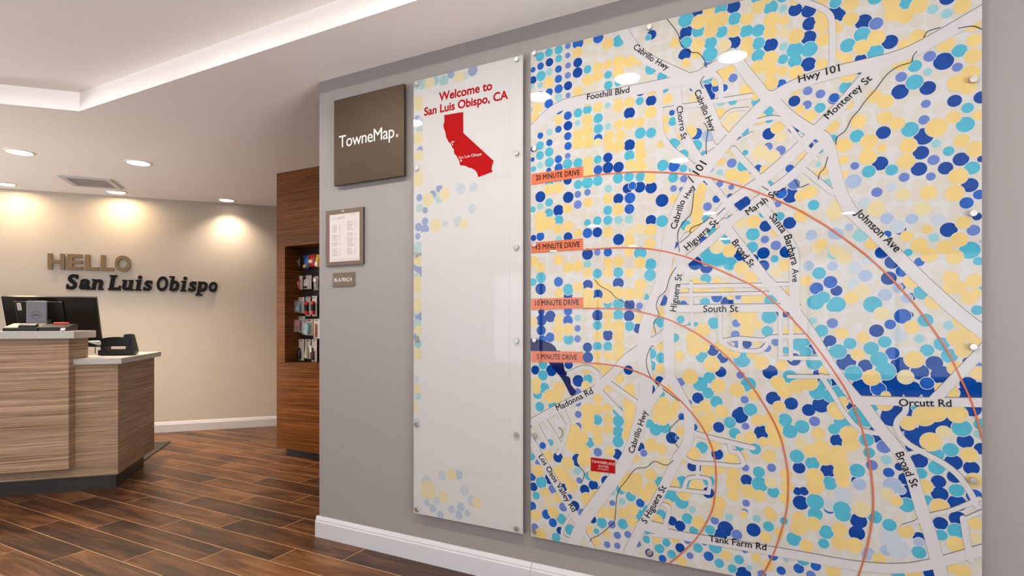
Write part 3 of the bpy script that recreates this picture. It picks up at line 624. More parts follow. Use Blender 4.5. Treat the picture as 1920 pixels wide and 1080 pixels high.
'Y': '21.8,207.6,2.0 34.9,208.1,2.3 8.6,197.5,2.2 30.7,199.3,2.1 34.9,199.6,1.8 39.5,199.8,2.4 39.5,195.4,2.3 44.0,198.8,2.2 48.0,198.8,2.2 26.4,194.8,2.3 30.7,195.6,2.1 22.0,191.1,2.1 61.9,202.3,1.9 52.7,185.6,2.0 39.3,185.8,2.3 44.0,182.5,2.0 30.7,182.9,2.1 26.2,186.2,2.0 26.2,178.4,2.3 26.2,173.8,2.4 22.0,172.8,2.2 44.0,173.8,2.2 48.4,173.8,1.9 39.5,174.3,1.9 39.5,181.7,2.1 52.5,177.1,2.3 59.2,180.9,1.9 58.1,173.0,1.5 57.7,169.2,1.9 40.3,169.8,2.0 35.7,170.3,1.9 13.2,180.5,1.9 3.2,187.4,2.1 2.3,183.2,1.9 70.9,208.2,2.5 74.5,212.0,2.0 74.9,208.2,2.3 78.7,207.2,2.6 75.1,203.7,2.3 83.4,201.7,2.1 87.8,205.1,2.2 91.5,208.3,2.1 95.9,202.7,2.5 100.0,201.5,1.7 103.8,195.0,2.4 95.7,198.3,2.2 70.6,200.0,2.3 87.8,196.4,2.0 69.9,196.1,1.8 87.6,193.2,2.2 95.7,188.9,2.4 111.7,183.5,1.8 103.8,182.1,2.2 111.9,196.7,2.2 112.3,191.8,2.2 111.9,199.9,2.1 91.5,186.6,2.3 95.7,184.5,2.2 99.6,183.5,1.7 95.7,180.0,2.3 66.0,193.5,1.7 82.2,188.2,1.8 79.4,186.2,2.3 77.0,184.1,1.4 87.6,178.7,2.3 90.6,177.1,2.2 103.5,176.2,1.9 115.6,196.1,1.5 94.6,210.6,1.6 103.5,207.5,1.4 112.0,204.9,1.5 120.4,202.0,2.3 120.4,196.9,2.2 116.7,194.5,1.5 131.9,199.6,2.3 139.4,196.4,2.4 132.4,195.6,2.4 135.7,193.9,2.1 127.8,188.8,2.4 123.6,186.5,2.3 119.3,183.8,1.7 116.4,185.4,1.5 150.6,193.4,2.2 139.0,186.5,2.2 135.4,184.8,1.6 134.6,179.5,2.7 146.3,182.3,2.3 153.0,187.2,2.2 153.5,181.9,1.9 153.3,177.0,2.2 152.5,171.9,2.3 149.1,169.5,2.4 152.0,167.6,2.1 119.6,178.0,2.3 127.2,169.2,2.1 130.3,167.0,2.2 119.6,168.0,1.7 122.6,161.7,2.3 130.1,161.7,2.1 133.5,159.2,2.0 125.7,154.4,2.4 118.4,154.3,2.3 129.3,151.8,1.4 144.0,156.2,2.8 148.3,158.8,1.9 154.5,158.4,1.5 150.4,151.0,2.0 153.8,147.9,2.3 136.5,151.5,2.3 135.9,146.4,2.3 125.3,149.4,2.5 118.3,149.2,1.5 149.5,139.9,2.4 141.8,135.6,2.2 148.6,134.7,2.4 118.4,144.3,1.2 114.9,161.4,2.1 22.0,169.2,2.4 26.4,169.0,2.4 35.7,166.0,2.1 39.5,165.4,2.3 34.9,169.4,1.9 48.4,164.5,2.0 48.6,160.8,2.3 48.6,156.2,2.3 44.4,157.2,2.0 26.4,160.8,2.2 26.4,156.6,2.2 56.6,163.7,1.5 52.3,151.1,2.1 8.9,151.1,2.3 13.0,151.5,2.3 17.3,142.2,1.9 26.4,143.9,2.0 35.1,144.6,2.0 39.3,139.8,2.3 61.5,141.5,1.7 4.6,139.6,2.6 4.6,135.7,2.6 8.9,136.6,2.6 13.0,133.8,2.1 17.5,134.7,2.2 22.0,131.4,1.8 35.1,130.8,2.1 52.5,130.3,2.3 44.0,127.8,1.6 44.0,126.4,2.0 52.3,125.0,2.0 43.8,122.2,1.8 48.2,117.6,2.2 39.5,118.6,2.1 35.1,118.4,2.0 13.2,120.6,2.2 26.4,114.6,2.0 35.1,114.2,2.0 44.0,113.8,1.8 17.5,117.2,2.2 22.0,117.4,2.3 4.6,117.8,2.0 1.3,120.6,2.2 22.0,108.7,2.2 13.2,106.4,2.1 26.4,105.7,2.4 26.4,102.0,2.6 34.9,107.5,2.3 34.9,103.9,2.1 39.1,105.8,2.5 44.0,105.3,2.4 48.4,108.7,2.4 30.9,109.7,2.1 30.7,101.9,2.1 57.0,98.2,1.9 60.4,113.5,1.7 61.1,119.1,2.1 52.7,91.0,1.8 48.2,104.8,1.8 35.1,96.6,2.1 39.5,92.3,2.5 48.0,95.3,1.8 30.7,88.0,2.1 39.5,88.1,2.3 13.2,90.8,2.3 17.5,90.8,2.5 13.2,95.0,1.8 1.3,94.2,1.7 13.2,87.4,1.8 35.1,92.5,1.9 39.5,83.5,2.5 39.5,79.8,2.3 35.3,80.1,1.9 30.7,80.4,1.9 30.7,76.3,1.7 13.5,65.6,2.7 8.9,61.9,2.8 12.5,62.2,2.7 2.7,67.6,2.1 2.7,64.6,1.9 34.9,67.2,1.9 30.7,62.4,2.0 34.9,58.7,2.1 26.6,57.2,3.0 26.4,53.5,2.6 26.4,50.6,2.6 30.9,58.0,2.1 35.1,54.2,1.9 20.2,48.0,2.7 19.3,44.6,2.7 23.8,45.4,2.6 30.7,49.0,2.1 30.7,45.3,2.1 35.1,50.2,2.0 44.0,64.5,2.4 44.0,60.5,2.6 44.2,56.5,2.6 44.4,52.6,2.4 43.6,48.5,2.4 44.0,66.8,2.2 39.9,71.0,1.9 34.5,74.0,2.3 39.1,75.0,1.9 25.5,74.1,2.0 25.5,67.5,1.7 56.2,84.6,1.7 56.2,75.7,1.7 52.3,72.4,1.8 57.7,62.2,2.3 60.4,67.7,1.9 55.8,59.7,2.3 59.2,58.1,2.5 63.8,80.9,1.9 62.6,61.8,1.9 54.6,56.1,1.5 60.4,58.5,2.3 57.3,55.6,1.9 67.7,166.8,2.2 65.1,166.1,2.2 78.7,171.7,2.1 92.0,167.6,2.1 100.0,165.6,1.9 97.8,163.5,1.9 105.0,168.9,1.5 108.1,166.0,2.0 106.3,151.3,2.0 82.6,148.5,2.2 86.6,147.1,2.2 78.7,154.3,1.6 93.9,149.1,1.5 108.1,139.4,2.1 105.3,138.3,1.7 71.3,144.8,2.2 70.9,141.5,2.2 70.2,138.5,1.8 81.2,158.1,1.4 83.2,156.3,1.0 112.6,146.4,1.5 110.2,145.3,1.2 96.8,148.0,1.6 70.2,135.3,2.2 70.2,131.5,2.0 67.7,129.5,1.8 81.7,120.5,2.2 90.1,130.6,2.2 97.5,126.5,1.8 85.8,113.9,2.2 89.0,110.3,2.3 100.5,114.1,2.1 69.7,109.3,1.6 77.3,109.1,1.6 105.3,131.4,2.0 107.0,108.4,1.8 65.5,105.7,1.5 65.1,104.2,1.5 72.0,106.3,2.9 80.8,106.2,2.6 88.0,102.4,2.0 91.6,103.0,1.8 101.0,104.1,1.6 111.7,120.9,1.8 82.2,103.8,1.4 126.4,120.0,1.8 136.2,121.9,1.7 139.4,118.8,2.2 141.5,123.8,1.4 142.1,115.5,2.2 146.1,117.8,2.0 148.6,114.5,2.1 149.8,120.0,2.1 150.8,125.2,1.9 137.5,107.4,2.2 143.3,100.4,2.3 120.7,102.3,2.0 147.6,108.0,2.1 147.6,104.8,2.0 149.8,104.8,2.0 153.5,106.8,2.1 152.3,101.6,2.1 153.8,102.8,1.5 72.4,90.9,2.5 68.8,87.6,2.6 68.9,83.7,2.5 72.6,84.7,2.0 87.6,96.2,3.2 84.3,97.3,2.0 87.8,91.1,2.4 91.6,93.1,1.5 91.5,86.7,1.5 100.7,90.5,1.3 104.1,91.6,1.6 81.2,83.0,2.1 83.6,82.5,1.7 75.6,78.0,2.8 92.6,79.3,2.4 89.6,82.1,1.7 99.4,78.5,1.9 78.4,85.2,1.7 98.0,72.4,2.2 100.3,69.4,2.4 104.1,71.0,2.3 108.1,72.6,2.4 84.3,68.8,2.5 90.3,67.4,2.0 98.4,63.6,1.9 115.6,64.1,1.9 77.9,70.0,2.5 67.7,73.0,2.7 73.1,61.9,2.1 69.5,60.3,1.8 78.7,61.1,1.7 112.9,76.9,1.8 137.4,92.2,2.0 117.7,90.1,1.9 124.0,88.7,1.8 122.5,82.9,1.9 138.1,81.8,2.6 148.8,79.3,2.0 150.1,94.3,2.0 149.1,89.0,2.4 152.5,91.5,2.4 154.0,88.4,2.2 150.8,85.0,2.1 126.4,75.3,2.4 145.1,72.8,1.5 154.5,78.0,1.9 148.3,71.5,1.5 130.4,69.6,1.2 118.1,66.7,1.5 116.7,63.3,2.6 130.1,66.9,2.2 136.5,60.9,2.1 140.7,63.5,2.9 143.8,65.0,2.8 149.3,64.8,2.5 142.5,55.4,2.7 152.2,52.3,2.1 153.5,44.4,2.1 144.8,34.8,2.4 140.9,40.9,2.1 119.9,55.8,2.5 120.4,52.5,2.3 116.7,48.8,2.6 117.5,45.5,2.3 117.8,42.5,2.3 118.1,39.5,2.0 133.3,35.0,1.6 79.4,60.4,2.1 91.5,58.3,2.1 88.8,51.7,2.0 72.4,56.5,2.2 73.5,54.2,2.1 75.2,58.1,2.1 64.0,51.8,1.7 110.8,55.3,2.0 95.9,59.3,2.3 96.8,55.5,2.6 97.5,51.7,2.6 93.3,50.5,1.6 108.4,48.9,2.1 111.7,50.6,2.4 112.9,47.0,2.4 68.9,43.6,2.5 76.3,47.7,2.1 82.4,43.2,2.1 86.3,44.4,1.7 95.2,45.7,2.3 83.1,37.8,2.3 83.2,34.2,2.5 88.0,31.9,2.3 83.2,29.8,2.1 92.0,30.7,2.0 74.2,38.2,2.3 78.4,39.1,1.9 70.0,31.3,2.4 65.5,27.6,2.2 78.0,26.1,2.6 100.7,39.7,1.9 101.0,35.5,2.1 100.3,31.2,1.9 109.6,40.1,2.6 109.9,36.7,2.6 65.6,40.6,1.1 95.2,25.8,1.6 35.9,41.0,1.9 52.7,45.3,2.5 56.7,44.2,2.0 46.0,39.5,1.8 34.6,6.8,1.5 30.1,2.9,1.7 32.1,15.9,2.5 36.5,15.8,2.2 41.3,16.6,1.9 45.0,18.7,2.4 45.2,13.8,2.1 26.5,7.8,2.0 42.4,28.2,2.6 46.6,27.7,2.9 50.7,25.2,2.3 47.1,31.4,2.3 52.7,28.5,2.3 52.7,33.6,2.3 43.4,31.4,2.1 59.2,22.9,1.7 54.7,15.6,2.5 61.2,31.2,2.2 54.7,11.1,2.0 61.9,10.3,2.0 54.7,8.1,1.5 4.7,1.6,2.5 2.3,9.6,2.2 6.9,20.1,2.1 3.5,29.1,2.5 13.2,29.8,2.7 17.3,34.1,2.6 19.1,25.0,2.6 15.6,28.4,2.6 12.6,18.7,2.1 10.8,12.3,2.4 25.9,20.1,2.5 29.9,22.2,2.2 29.3,30.7,2.5 24.8,36.0,2.8 20.2,42.6,3.5 24.8,39.8,2.6 8.4,36.4,2.1 86.7,23.2,1.3 70.8,17.6,2.3 77.3,23.0,2.3 95.9,24.4,1.9 94.1,16.1,1.9 98.4,18.6,1.6 107.2,15.5,2.1 104.7,21.4,2.5 109.2,23.4,2.3 104.7,24.9,2.1 117.2,23.0,2.2 117.2,18.5,2.4 121.5,18.2,2.4 135.9,25.6,2.1 128.5,15.1,1.8 148.8,23.7,2.2 153.9,31.0,1.8 148.5,15.9,1.7 150.6,15.3,2.1 137.9,12.1,2.2 80.6,7.1,1.8 90.9,8.1,1.6 94.7,6.1,1.9 115.2,10.2,2.2 115.2,8.0,2.2 64.4,1.7,1.8 140.5,27.5,1.1',
'y': '26.4,211.3,1.7 82.9,192.8,2.1 80.1,197.1,2.1 100.0,197.1,1.7 69.5,179.2,2.2 135.1,135.8,1.9 116.7,134.0,2.3 44.4,130.1,2.0 48.4,131.4,2.2 30.7,168.0,1.7 82.9,170.3,2.4 98.9,160.1,1.8 80.1,167.4,1.7 81.9,165.3,1.5 92.3,155.4,2.6 96.2,153.4,2.3 77.3,122.1,2.3 110.8,120.0,2.1 115.9,118.6,1.8 85.6,130.6,2.0 97.5,111.9,1.9 118.7,115.8,2.0 123.6,104.2,2.3 116.7,117.9,1.8 115.5,131.6,2.4 127.8,131.8,2.5 140.4,130.6,2.1 129.2,96.6,2.1 135.8,75.9,2.1 145.8,58.8,1.8 123.6,30.9,2.5 130.8,36.9,1.9 85.6,51.2,1.4 105.3,51.4,1.9 95.9,36.2,1.9 8.4,16.4,2.1 32.6,34.3,2.2 57.2,38.7,2.5 153.7,26.6,1.6',
}
DOTS_NARROW = {
'P': '21.9,211.1,2.0 34.0,210.4,2.6 2.1,193.1,1.9 4.0,177.6,2.1 15.2,157.8,1.9 11.3,155.2,2.1 3.4,154.6,1.8 6.9,148.1,1.6 6.9,142.7,1.9 2.9,140.3,2.1 6.7,138.7,2.5 2.5,135.8,1.6 4.7,128.4,2.2 1.6,120.6,2.0 4.3,118.3,2.5 3.4,97.3,2.9 1.8,86.8,1.8',
'L': '26.1,22.0,2.3 8.1,6.1,1.7 11.4,3.9,2.0 22.2,5.1,1.9 27.5,7.1,2.1 26.4,3.1,2.1 31.1,4.7,1.6 15.8,1.4,2.0',
'C': '13.0,209.8,2.2 17.8,208.9,2.6 1.9,209.9,1.9 2.5,83.2,2.2',
'l': '29.4,208.7,2.5 4.1,192.2,1.9 27.4,156.3,2.5 34.3,156.2,2.2 33.5,146.3,2.3 18.6,140.6,1.5 25.7,141.1,2.5 1.3,65.9,2.1 1.9,44.8,2.0 16.9,20.4,2.4 8.1,16.6,2.8 13.6,7.8,2.0 29.5,15.0,2.6 33.6,10.8,2.5',
'c': '5.0,209.9,2.9 3.9,187.8,2.2 15.2,153.3,2.6 3.4,149.5,2.2 2.9,130.3,3.0 2.0,115.9,2.2 1.6,99.9,2.7 2.0,92.6,2.7 2.5,57.7,2.0 7.0,15.1,2.5',
'y': '9.6,209.6,2.7 3.1,200.8,3.5 3.1,183.9,3.1 3.1,175.1,2.7 3.1,163.8,3.5 26.6,208.6,2.9 8.7,153.3,3.1 18.2,154.8,3.0 2.9,123.8,2.7 2.5,112.2,4.0 2.9,102.1,3.6 3.4,89.7,2.7 2.5,78.1,2.7 13.0,140.4,3.0 29.0,139.4,2.5 1.9,61.3,2.3 0.7,52.0,2.3 22.2,21.6,2.7 8.6,12.6,4.4 36.2,10.3,2.5 17.4,10.6,2.7',
}
ROADS = [
(4.20, [(-1.37, 177.04), (0.45, 177.93), (7.85, 183.44), (12.84, 185.79), (19.19, 186.92), (40.89, 186.87), (63.87, 187.05), (74.66, 187.72)]),
(4.12, [(41.33, 213.57), (42.21, 210.34), (45.06, 205.37), (50.01, 199.15), (59.81, 192.01), (68.84, 185.45), (73.12, 177.53), (78.09, 164.24)]),
(4.10, [(70.8, 148.52), (77.52, 157.12), (87.34, 167.11), (95.18, 173.89), (105.1, 178.08), (115.69, 179.66), (125.02, 180.24), (133.21, 180.96), (141.07, 183.37), (156.55, 190.74)]),
(5.11, [(77.52, 157.12), (71.96, 153.44), (68.44, 146.76), (63.87, 138.01), (60.43, 127.95), (58.38, 117.68), (56.73, 109.39), (52.97, 98.97), (50.43, 90.52), (49.79, 82.03), (50.64, 73.57), (50.64, 66.15), (48.3, 54.31), (43.97, 41.07), (37.33, 29.47), (28.88, 17.3), (23.49, 8.65), (20.15, 0.2), (19.19, -4.49)]),
(4.10, [(66.86, 126.46), (64.07, 120.48), (62.86, 112.29), (61.44, 104.06), (59.81, 94.74), (59.61, 86.42), (60.02, 72.92)]),
(3.67, [(60.02, 72.92), (64.07, 65.69), (67.06, 58.91), (67.06, 49.7), (65.07, 44.37), (62.86, 41.04), (58.79, 31.83), (53.6, 21.05), (47.65, 9.91), (43.53, 1.24)]),
(2.75, [(60.02, 72.92), (55.69, 66.44), (51.92, 60.94), (49.37, 56.95)]),
(3.52, [(-1.37, 48.63), (0.45, 49.72), (13.83, 57.44), (29.35, 65.6), (32.8, 68.87), (38.45, 74.15), (42.21, 78.61), (48.3, 83.05), (55.69, 87.41), (60.02, 91.0)]),
(1.80, [(16.76, 71.48), (24.67, 74.94), (30.5, 72.73), (30.27, 66.98)]),
(1.92, [(35.07, 69.42), (48.3, 60.91)]),
(2.19, [(31.42, 65.72), (40.45, 57.13)]),
(1.66, [(5.83, 53.17), (11.35, 45.58), (14.32, 40.61), (12.84, 37.71)]),
(1.68, [(2.77, 49.44), (8.86, 40.05)]),
(1.64, [(15.55, 56.19), (17.74, 50.01), (14.81, 41.11)]),
(1.18, [(12.59, 54.83), (16.28, 50.12)]),
(3.57, [(-1.37, 43.7), (0.45, 41.53), (4.3, 35.63), (12.59, 23.97), (20.15, 13.27), (23.96, 7.61)]),
(1.18, [(18.7, 11.91), (15.3, 6.14), (15.06, 3.14), (18.22, 1.66), (20.63, 2.54)]),
(2.04, [(23.02, 8.57), (28.65, -0.02)]),
(3.18, [(48.3, 12.79), (62.86, 11.51), (80.35, 11.59), (105.77, 11.51), (121.18, 11.41), (133.21, 12.76), (142.47, 16.01), (155.91, 23.32)]),
(3.37, [(79.97, 130.91), (81.47, 128.01), (89.51, 116.1), (95.71, 107.14), (102.92, 98.42)]),
(3.58, [(94.83, 108.52), (102.92, 98.42), (108.75, 89.41), (114.9, 78.09), (121.18, 68.92), (124.1, 65.86), (129.08, 58.22), (133.79, 51.62), (136.82, 45.85), (140.09, 33.31), (142.19, 25.91), (145.23, 12.81), (146.19, 7.92)]),
(2.85, [(121.18, 67.47), (136.1, 67.9), (156.55, 68.9)]),
(2.97, [(142.47, 67.8), (145.09, 71.21), (152.5, 81.0), (156.55, 86.59)]),
(1.71, [(135.81, 67.54), (135.67, 64.56), (133.64, 61.6), (133.5, 58.43), (136.1, 54.48), (140.37, 51.8), (145.92, 48.65), (149.98, 44.92), (152.63, 40.25), (154.21, 36.31)]),
(1.24, [(135.81, 50.62), (140.65, 52.35)]),
(1.36, [(138.96, 29.15), (142.05, 31.55), (148.63, 34.62), (154.74, 38.88)]),
(1.51, [(111.68, 75.2), (115.85, 68.05), (117.28, 65.03), (121.18, 59.34), (124.41, 57.27), (129.53, 56.67)]),
(1.36, [(101.56, 74.56), (116.8, 75.06)]),
(3.74, [(95.18, 175.43), (101.73, 167.01), (108.42, 160.83), (112.98, 156.98), (115.22, 147.83), (116.96, 140.29), (120.41, 131.75), (130.27, 119.88), (140.37, 107.15), (149.98, 96.22), (156.55, 89.9)]),
(3.69, [(127.28, 179.41), (116.49, 166.87), (110.06, 160.57), (103.42, 154.08), (93.42, 145.83), (81.28, 137.75), (77.52, 133.71), (62.86, 120.55)]),
(3.07, [(110.87, 154.88), (103.42, 146.53), (93.07, 139.11), (82.21, 131.32), (77.52, 126.71), (65.87, 117.3)]),
(2.22, [(83.14, 157.92), (92.19, 145.98), (94.48, 142.82)]),
(2.32, [(70.8, 152.37), (79.97, 139.67), (83.14, 135.2)]),
(2.19, [(92.19, 144.04), (96.23, 135.33)]),
(1.42, [(88.07, 166.59), (98.31, 166.82), (105.1, 158.16), (110.06, 150.73)]),
(1.88, [(105.1, 148.77), (115.22, 138.29)]),
(3.05, [(62.05, 187.83), (63.06, 179.37), (64.07, 169.91), (67.06, 162.67), (71.77, 154.48)]),
(2.27, [(56.31, 185.83), (56.31, 170.13), (59.81, 162.29), (65.87, 156.28), (70.8, 150.55)]),
(1.22, [(56.73, 177.18), (65.27, 177.32)]),
(1.75, [(75.62, 188.12), (78.47, 184.14), (78.85, 177.68)]),
(1.75, [(64.47, 176.85), (77.52, 176.73), (89.15, 176.55)]),
(3.88, [(67.85, 186.26), (78.47, 190.53), (84.98, 191.5)]),
(3.77, [(82.58, 193.61), (87.34, 185.7), (94.83, 174.15)]),
(0.96, [(78.85, 169.5), (82.21, 172.31), (88.07, 172.07)]),
(0.96, [(79.41, 166.42), (82.58, 162.94), (86.8, 166.8)]),
(0.97, [(75.62, 162.01), (77.52, 159.72), (79.97, 161.95)]),
(0.94, [(83.69, 160.21), (89.51, 162.85)]),
(1.89, [(104.26, 207.63), (110.06, 204.04), (113.62, 200.72), (114.9, 196.53), (115.06, 182.36)]),
(3.22, [(90.94, 137.78), (94.48, 133.18), (97.79, 128.11), (102.24, 121.13), (103.42, 115.02), (103.25, 97.48)]),
(1.47, [(63.26, 107.73), (95.18, 107.16)]),
(1.28, [(62.86, 104.44), (96.58, 104.24)]),
(2.84, [(58.79, 99.12), (104.26, 98.97)]),
(1.20, [(68.05, 109.02), (68.05, 98.81)]),
(1.25, [(94.83, 107.56), (103.76, 107.27)]),
(1.55, [(78.47, 98.69), (78.66, 88.31), (80.35, 85.75)]),
(1.48, [(78.66, 86.72), (84.98, 87.8), (93.07, 87.32), (96.58, 88.52), (107.1, 88.84)]),
(1.48, [(78.85, 87.12), (83.69, 83.83), (92.19, 83.63), (95.36, 87.36)]),
(1.52, [(85.52, 87.8), (85.52, 83.68)]),
(1.45, [(98.91, 98.47), (98.91, 80.93)]),
(1.43, [(102.24, 94.65), (102.24, 80.65)]),
(1.38, [(98.48, 81.1), (112.49, 81.33)]),
(1.20, [(68.44, 97.78), (68.44, 91.66)]),
(1.77, [(67.06, 52.15), (74.66, 50.42), (89.87, 47.96)]),
(1.51, [(81.84, 49.11), (82.58, 46.02), (85.16, 45.51), (86.07, 41.09), (76.57, 40.57), (68.84, 40.28), (65.07, 42.11)]),
(1.39, [(70.6, 40.28), (70.41, 35.18)]),
(1.38, [(65.27, 29.39), (67.06, 33.94), (73.12, 34.92), (74.86, 33.53), (74.47, 30.06)]),
(1.40, [(74.47, 29.45), (68.84, 29.27), (56.73, 29.05)]),
(1.65, [(57.76, 22.51), (59.81, 21.16), (58.17, 14.44)]),
(1.65, [(50.43, 14.63), (58.79, 13.92)]),
(1.24, [(52.34, 9.67), (58.79, 10.38)]),
(1.26, [(52.76, 9.53), (52.97, 4.08)]),
(0.78, [(134.95, 27.1), (141.07, 30.36)]),
(1.79, [(150.78, 32.1), (151.31, 27.49), (152.63, 19.37)]),
(1.02, [(150.78, 31.76), (156.55, 35.84)]),
(1.00, [(64.87, 91.85), (68.44, 92.27)]),
]
STREAMS = [
[(58.79, 212.43), (61.24, 208.71), (63.26, 205.12), (64.47, 200.72), (68.25, 197.2), (70.8, 196.23), (72.74, 193.37), (73.7, 190.13)],
[(72.74, 187.0), (71.48, 185.01), (72.54, 182.49)],
[(149.57, 186.56), (151.97, 186.57), (153.69, 186.15), (155.65, 184.67)],
[(140.65, 185.88), (141.77, 187.51), (144.82, 187.97)],
[(138.82, 181.64), (137.82, 180.47), (137.25, 178.51), (134.08, 177.97), (130.86, 176.0), (127.28, 171.21), (124.56, 168.14), (123.03, 165.72), (120.72, 163.05), (118.85, 159.18), (116.49, 157.36), (116.01, 154.87)],
[(113.62, 150.98), (112.65, 147.24), (111.2, 145.57), (110.71, 143.41)],
[(107.76, 142.26), (104.93, 141.46), (103.59, 144.06)],
[(100.71, 141.74), (98.48, 140.84), (97.44, 140.57)],
[(95.01, 141.41), (92.9, 142.99)],
[(72.74, 169.51), (74.09, 166.67), (73.51, 161.31), (73.7, 157.25)],
[(69.03, 145.67), (68.84, 141.61), (68.05, 135.57), (65.47, 132.72), (63.06, 128.38), (63.67, 121.12)],
[(63.87, 124.61), (67.46, 127.44), (68.05, 129.85), (72.74, 131.71), (74.66, 133.16), (76.0, 132.84)],
[(77.52, 134.11), (80.16, 136.46)],
[(29.12, 111.85), (31.88, 108.89), (36.2, 106.36), (38.45, 103.91), (43.53, 101.23), (46.14, 99.47), (48.72, 98.38)],
[(62.46, 115.2), (60.02, 111.36), (58.38, 106.21), (55.69, 103.55), (54.86, 100.0), (55.9, 96.42), (53.81, 93.7), (54.65, 89.5)],
[(53.81, 84.44), (52.55, 83.99), (50.86, 78.87), (51.92, 73.62), (54.65, 69.96), (55.9, 68.76)],
[(57.14, 67.99), (63.67, 63.39)],
[(64.87, 57.51), (60.02, 52.15), (61.24, 48.11), (63.26, 45.62)],
[(61.44, 40.26), (58.58, 38.06), (54.02, 39.0), (50.86, 36.3), (46.57, 35.15), (42.87, 30.19), (39.12, 24.27), (38.0, 13.24), (36.2, 10.77), (31.65, 6.27), (28.19, 4.11), (27.49, 2.65)],
[(22.06, 33.55), (24.91, 30.76), (23.49, 26.33)],
[(13.09, 48.93), (14.81, 47.94), (15.06, 45.92), (13.83, 44.44)],
]
LAKE = [(0.12, 86.76), (2.27, 86.58), (5.59, 85.98), (9.32, 84.97), (11.63, 83.31), (12.55, 81.63), (14.15, 81.46), (15.51, 76.23), (15.96, 73.72), (17.09, 72.09), (16.64, 71.02), (17.76, 70.86), (18.66, 69.64), (18.88, 67.56), (20.22, 65.96), (21.11, 64.76), (20.67, 63.48), (19.55, 62.79), (18.66, 63.15), (17.99, 64.16), (16.19, 67.42), (14.37, 70.28), (11.63, 73.13), (9.79, 75.18), (8.63, 76.42), (5.59, 80.18), (0.12, 81.34)]
ARCS = {'20': [(24.44, 154.69), (32.8, 154.79), (40.67, 154.47), (46.79, 154.02), (55.69, 152.83), (64.87, 151.07), (75.62, 148.06), (87.63, 143.0), (96.23, 138.49), (103.42, 134.27), (109.24, 130.18), (114.9, 125.65), (124.41, 116.85), (131.89, 108.32), (138.1, 99.77), (142.47, 92.67), (146.87, 84.54), (150.11, 76.21), (153.29, 67.19), (155.65, 56.75)],
'15': [(24.2, 124.1), (32.8, 124.24), (40.67, 124.09), (52.76, 122.81), (64.87, 119.4), (75.62, 114.79), (87.71, 108.37), (93.6, 104.31), (99.34, 98.46), (105.93, 91.07), (111.44, 83.33), (116.49, 75.22), (119.32, 70.08), (121.8, 63.9), (124.41, 54.94), (126.08, 44.82), (126.83, 36.26), (126.68, 29.46), (125.78, 22.16), (124.56, 15.67), (122.42, 7.15), (121.49, 4.24)],
'10': [(24.2, 99.73), (40.67, 99.32), (48.72, 97.95), (58.17, 95.37), (64.87, 92.47), (71.96, 88.43), (80.83, 81.19), (87.71, 72.97), (93.95, 63.42), (98.76, 53.27), (100.98, 42.85), (101.39, 36.26), (100.71, 26.11), (97.27, 12.55), (92.54, 0.84)],
'5': [(24.2, 76.94), (34.39, 76.62), (42.65, 75.39), (50.75, 72.73), (57.76, 68.65), (64.87, 62.86), (71.96, 54.41), (76.0, 45.52), (77.14, 36.03), (76.57, 28.54), (75.43, 22.35), (70.21, 11.86), (62.86, 3.04), (59.81, -0.04)]}
BANNERS = {'20': ([(0.45, 158.86), (24.37, 159.17), (24.37, 154.74), (0.45, 154.06)], [(2.51, 155.81), (22.78, 155.79)]),
'15': ([(0.45, 128.79), (24.32, 129.01), (24.37, 124.24), (0.45, 124.12)], [(2.77, 125.61), (22.78, 125.53)]),
'10': ([(0.45, 104.23), (24.32, 104.29), (24.32, 99.73), (0.45, 99.2)], [(2.25, 101.09), (22.42, 101.21)]),
'5': ([(0.45, 81.3), (24.32, 81.5), (24.32, 76.94), (0.45, 76.39)], [(3.02, 77.87), (21.59, 78.04)])}
MARKER = [(27.72, 37.76), (38.22, 37.71), (38.22, 32.19), (27.72, 32.08)]
BLOCK = [(83.32, 137.55), (87.34, 140.09), (88.07, 139.82), (88.97, 138.56), (88.97, 137.19), (85.52, 134.78)]
MARKER_TEXT = [('TOWNEPLACE', (28.07, 35.59), (38.0, 35.53)), ('SUITES', (31.08, 34.04), (35.3, 34.01)), ('BY MARRIOTT', (30.85, 33.1), (35.41, 33.09))]
STREETS = [
('Cabrillo', (45.49, 203.77), (53.07, 196.68)),
('Hwy', (54.33, 195.78), (58.79, 192.23)),
('Foothill Blvd', (26.08, 186.67), (43.97, 186.29)),
('Hwy 101', (104.77, 178.24), (117.28, 179.7)),
('Monterey St', (113.78, 163.85), (126.68, 175.16)),
('Chorro St', (62.56, 177.19), (64.47, 164.09)),
('Cabrillo Hwy', (69.23, 181.81), (75.24, 165.48)),
('Cabrillo', (62.46, 129.87), (65.87, 140.48)),
('Hwy', (66.86, 141.2), (69.52, 145.61)),
('/ 101', (68.84, 147.12), (73.8, 153.61)),
('Marsh St', (88.34, 132.96), (98.14, 139.73)),
('Higuera St', (66.76, 121.35), (78.09, 131.07)),
('Broad St', (82.58, 123.38), (88.97, 113.79)),
('Santa', (95.18, 131.78), (99.34, 125.51)),
('Barbara', (100.03, 124.51), (102.58, 113.93)),
('Ave', (102.58, 112.79), (102.66, 108.06)),
('Johnson Ave', (121.49, 130.75), (133.06, 116.8)),
('South St', (72.54, 97.75), (84.79, 97.74)),
('Higuera St', (62.36, 97.94), (64.67, 112.42)),
('Orcutt Rd', (134.08, 66.37), (147.82, 67.06)),
('Madonna Rd', (12.84, 55.88), (28.88, 64.47)),
('Cabrillo Hwy', (45.71, 41.15), (51.39, 58.37)),
('Los Osos Valley Rd', (3.79, 35.34), (19.67, 13.64)),
('S Higuera St', (50.86, 13.85), (58.79, 29.33)),
('Broad St', (132.99, 50.66), (137.53, 40.03)),
('Tank Farm Rd', (74.66, 11.26), (94.31, 11.52)),
]
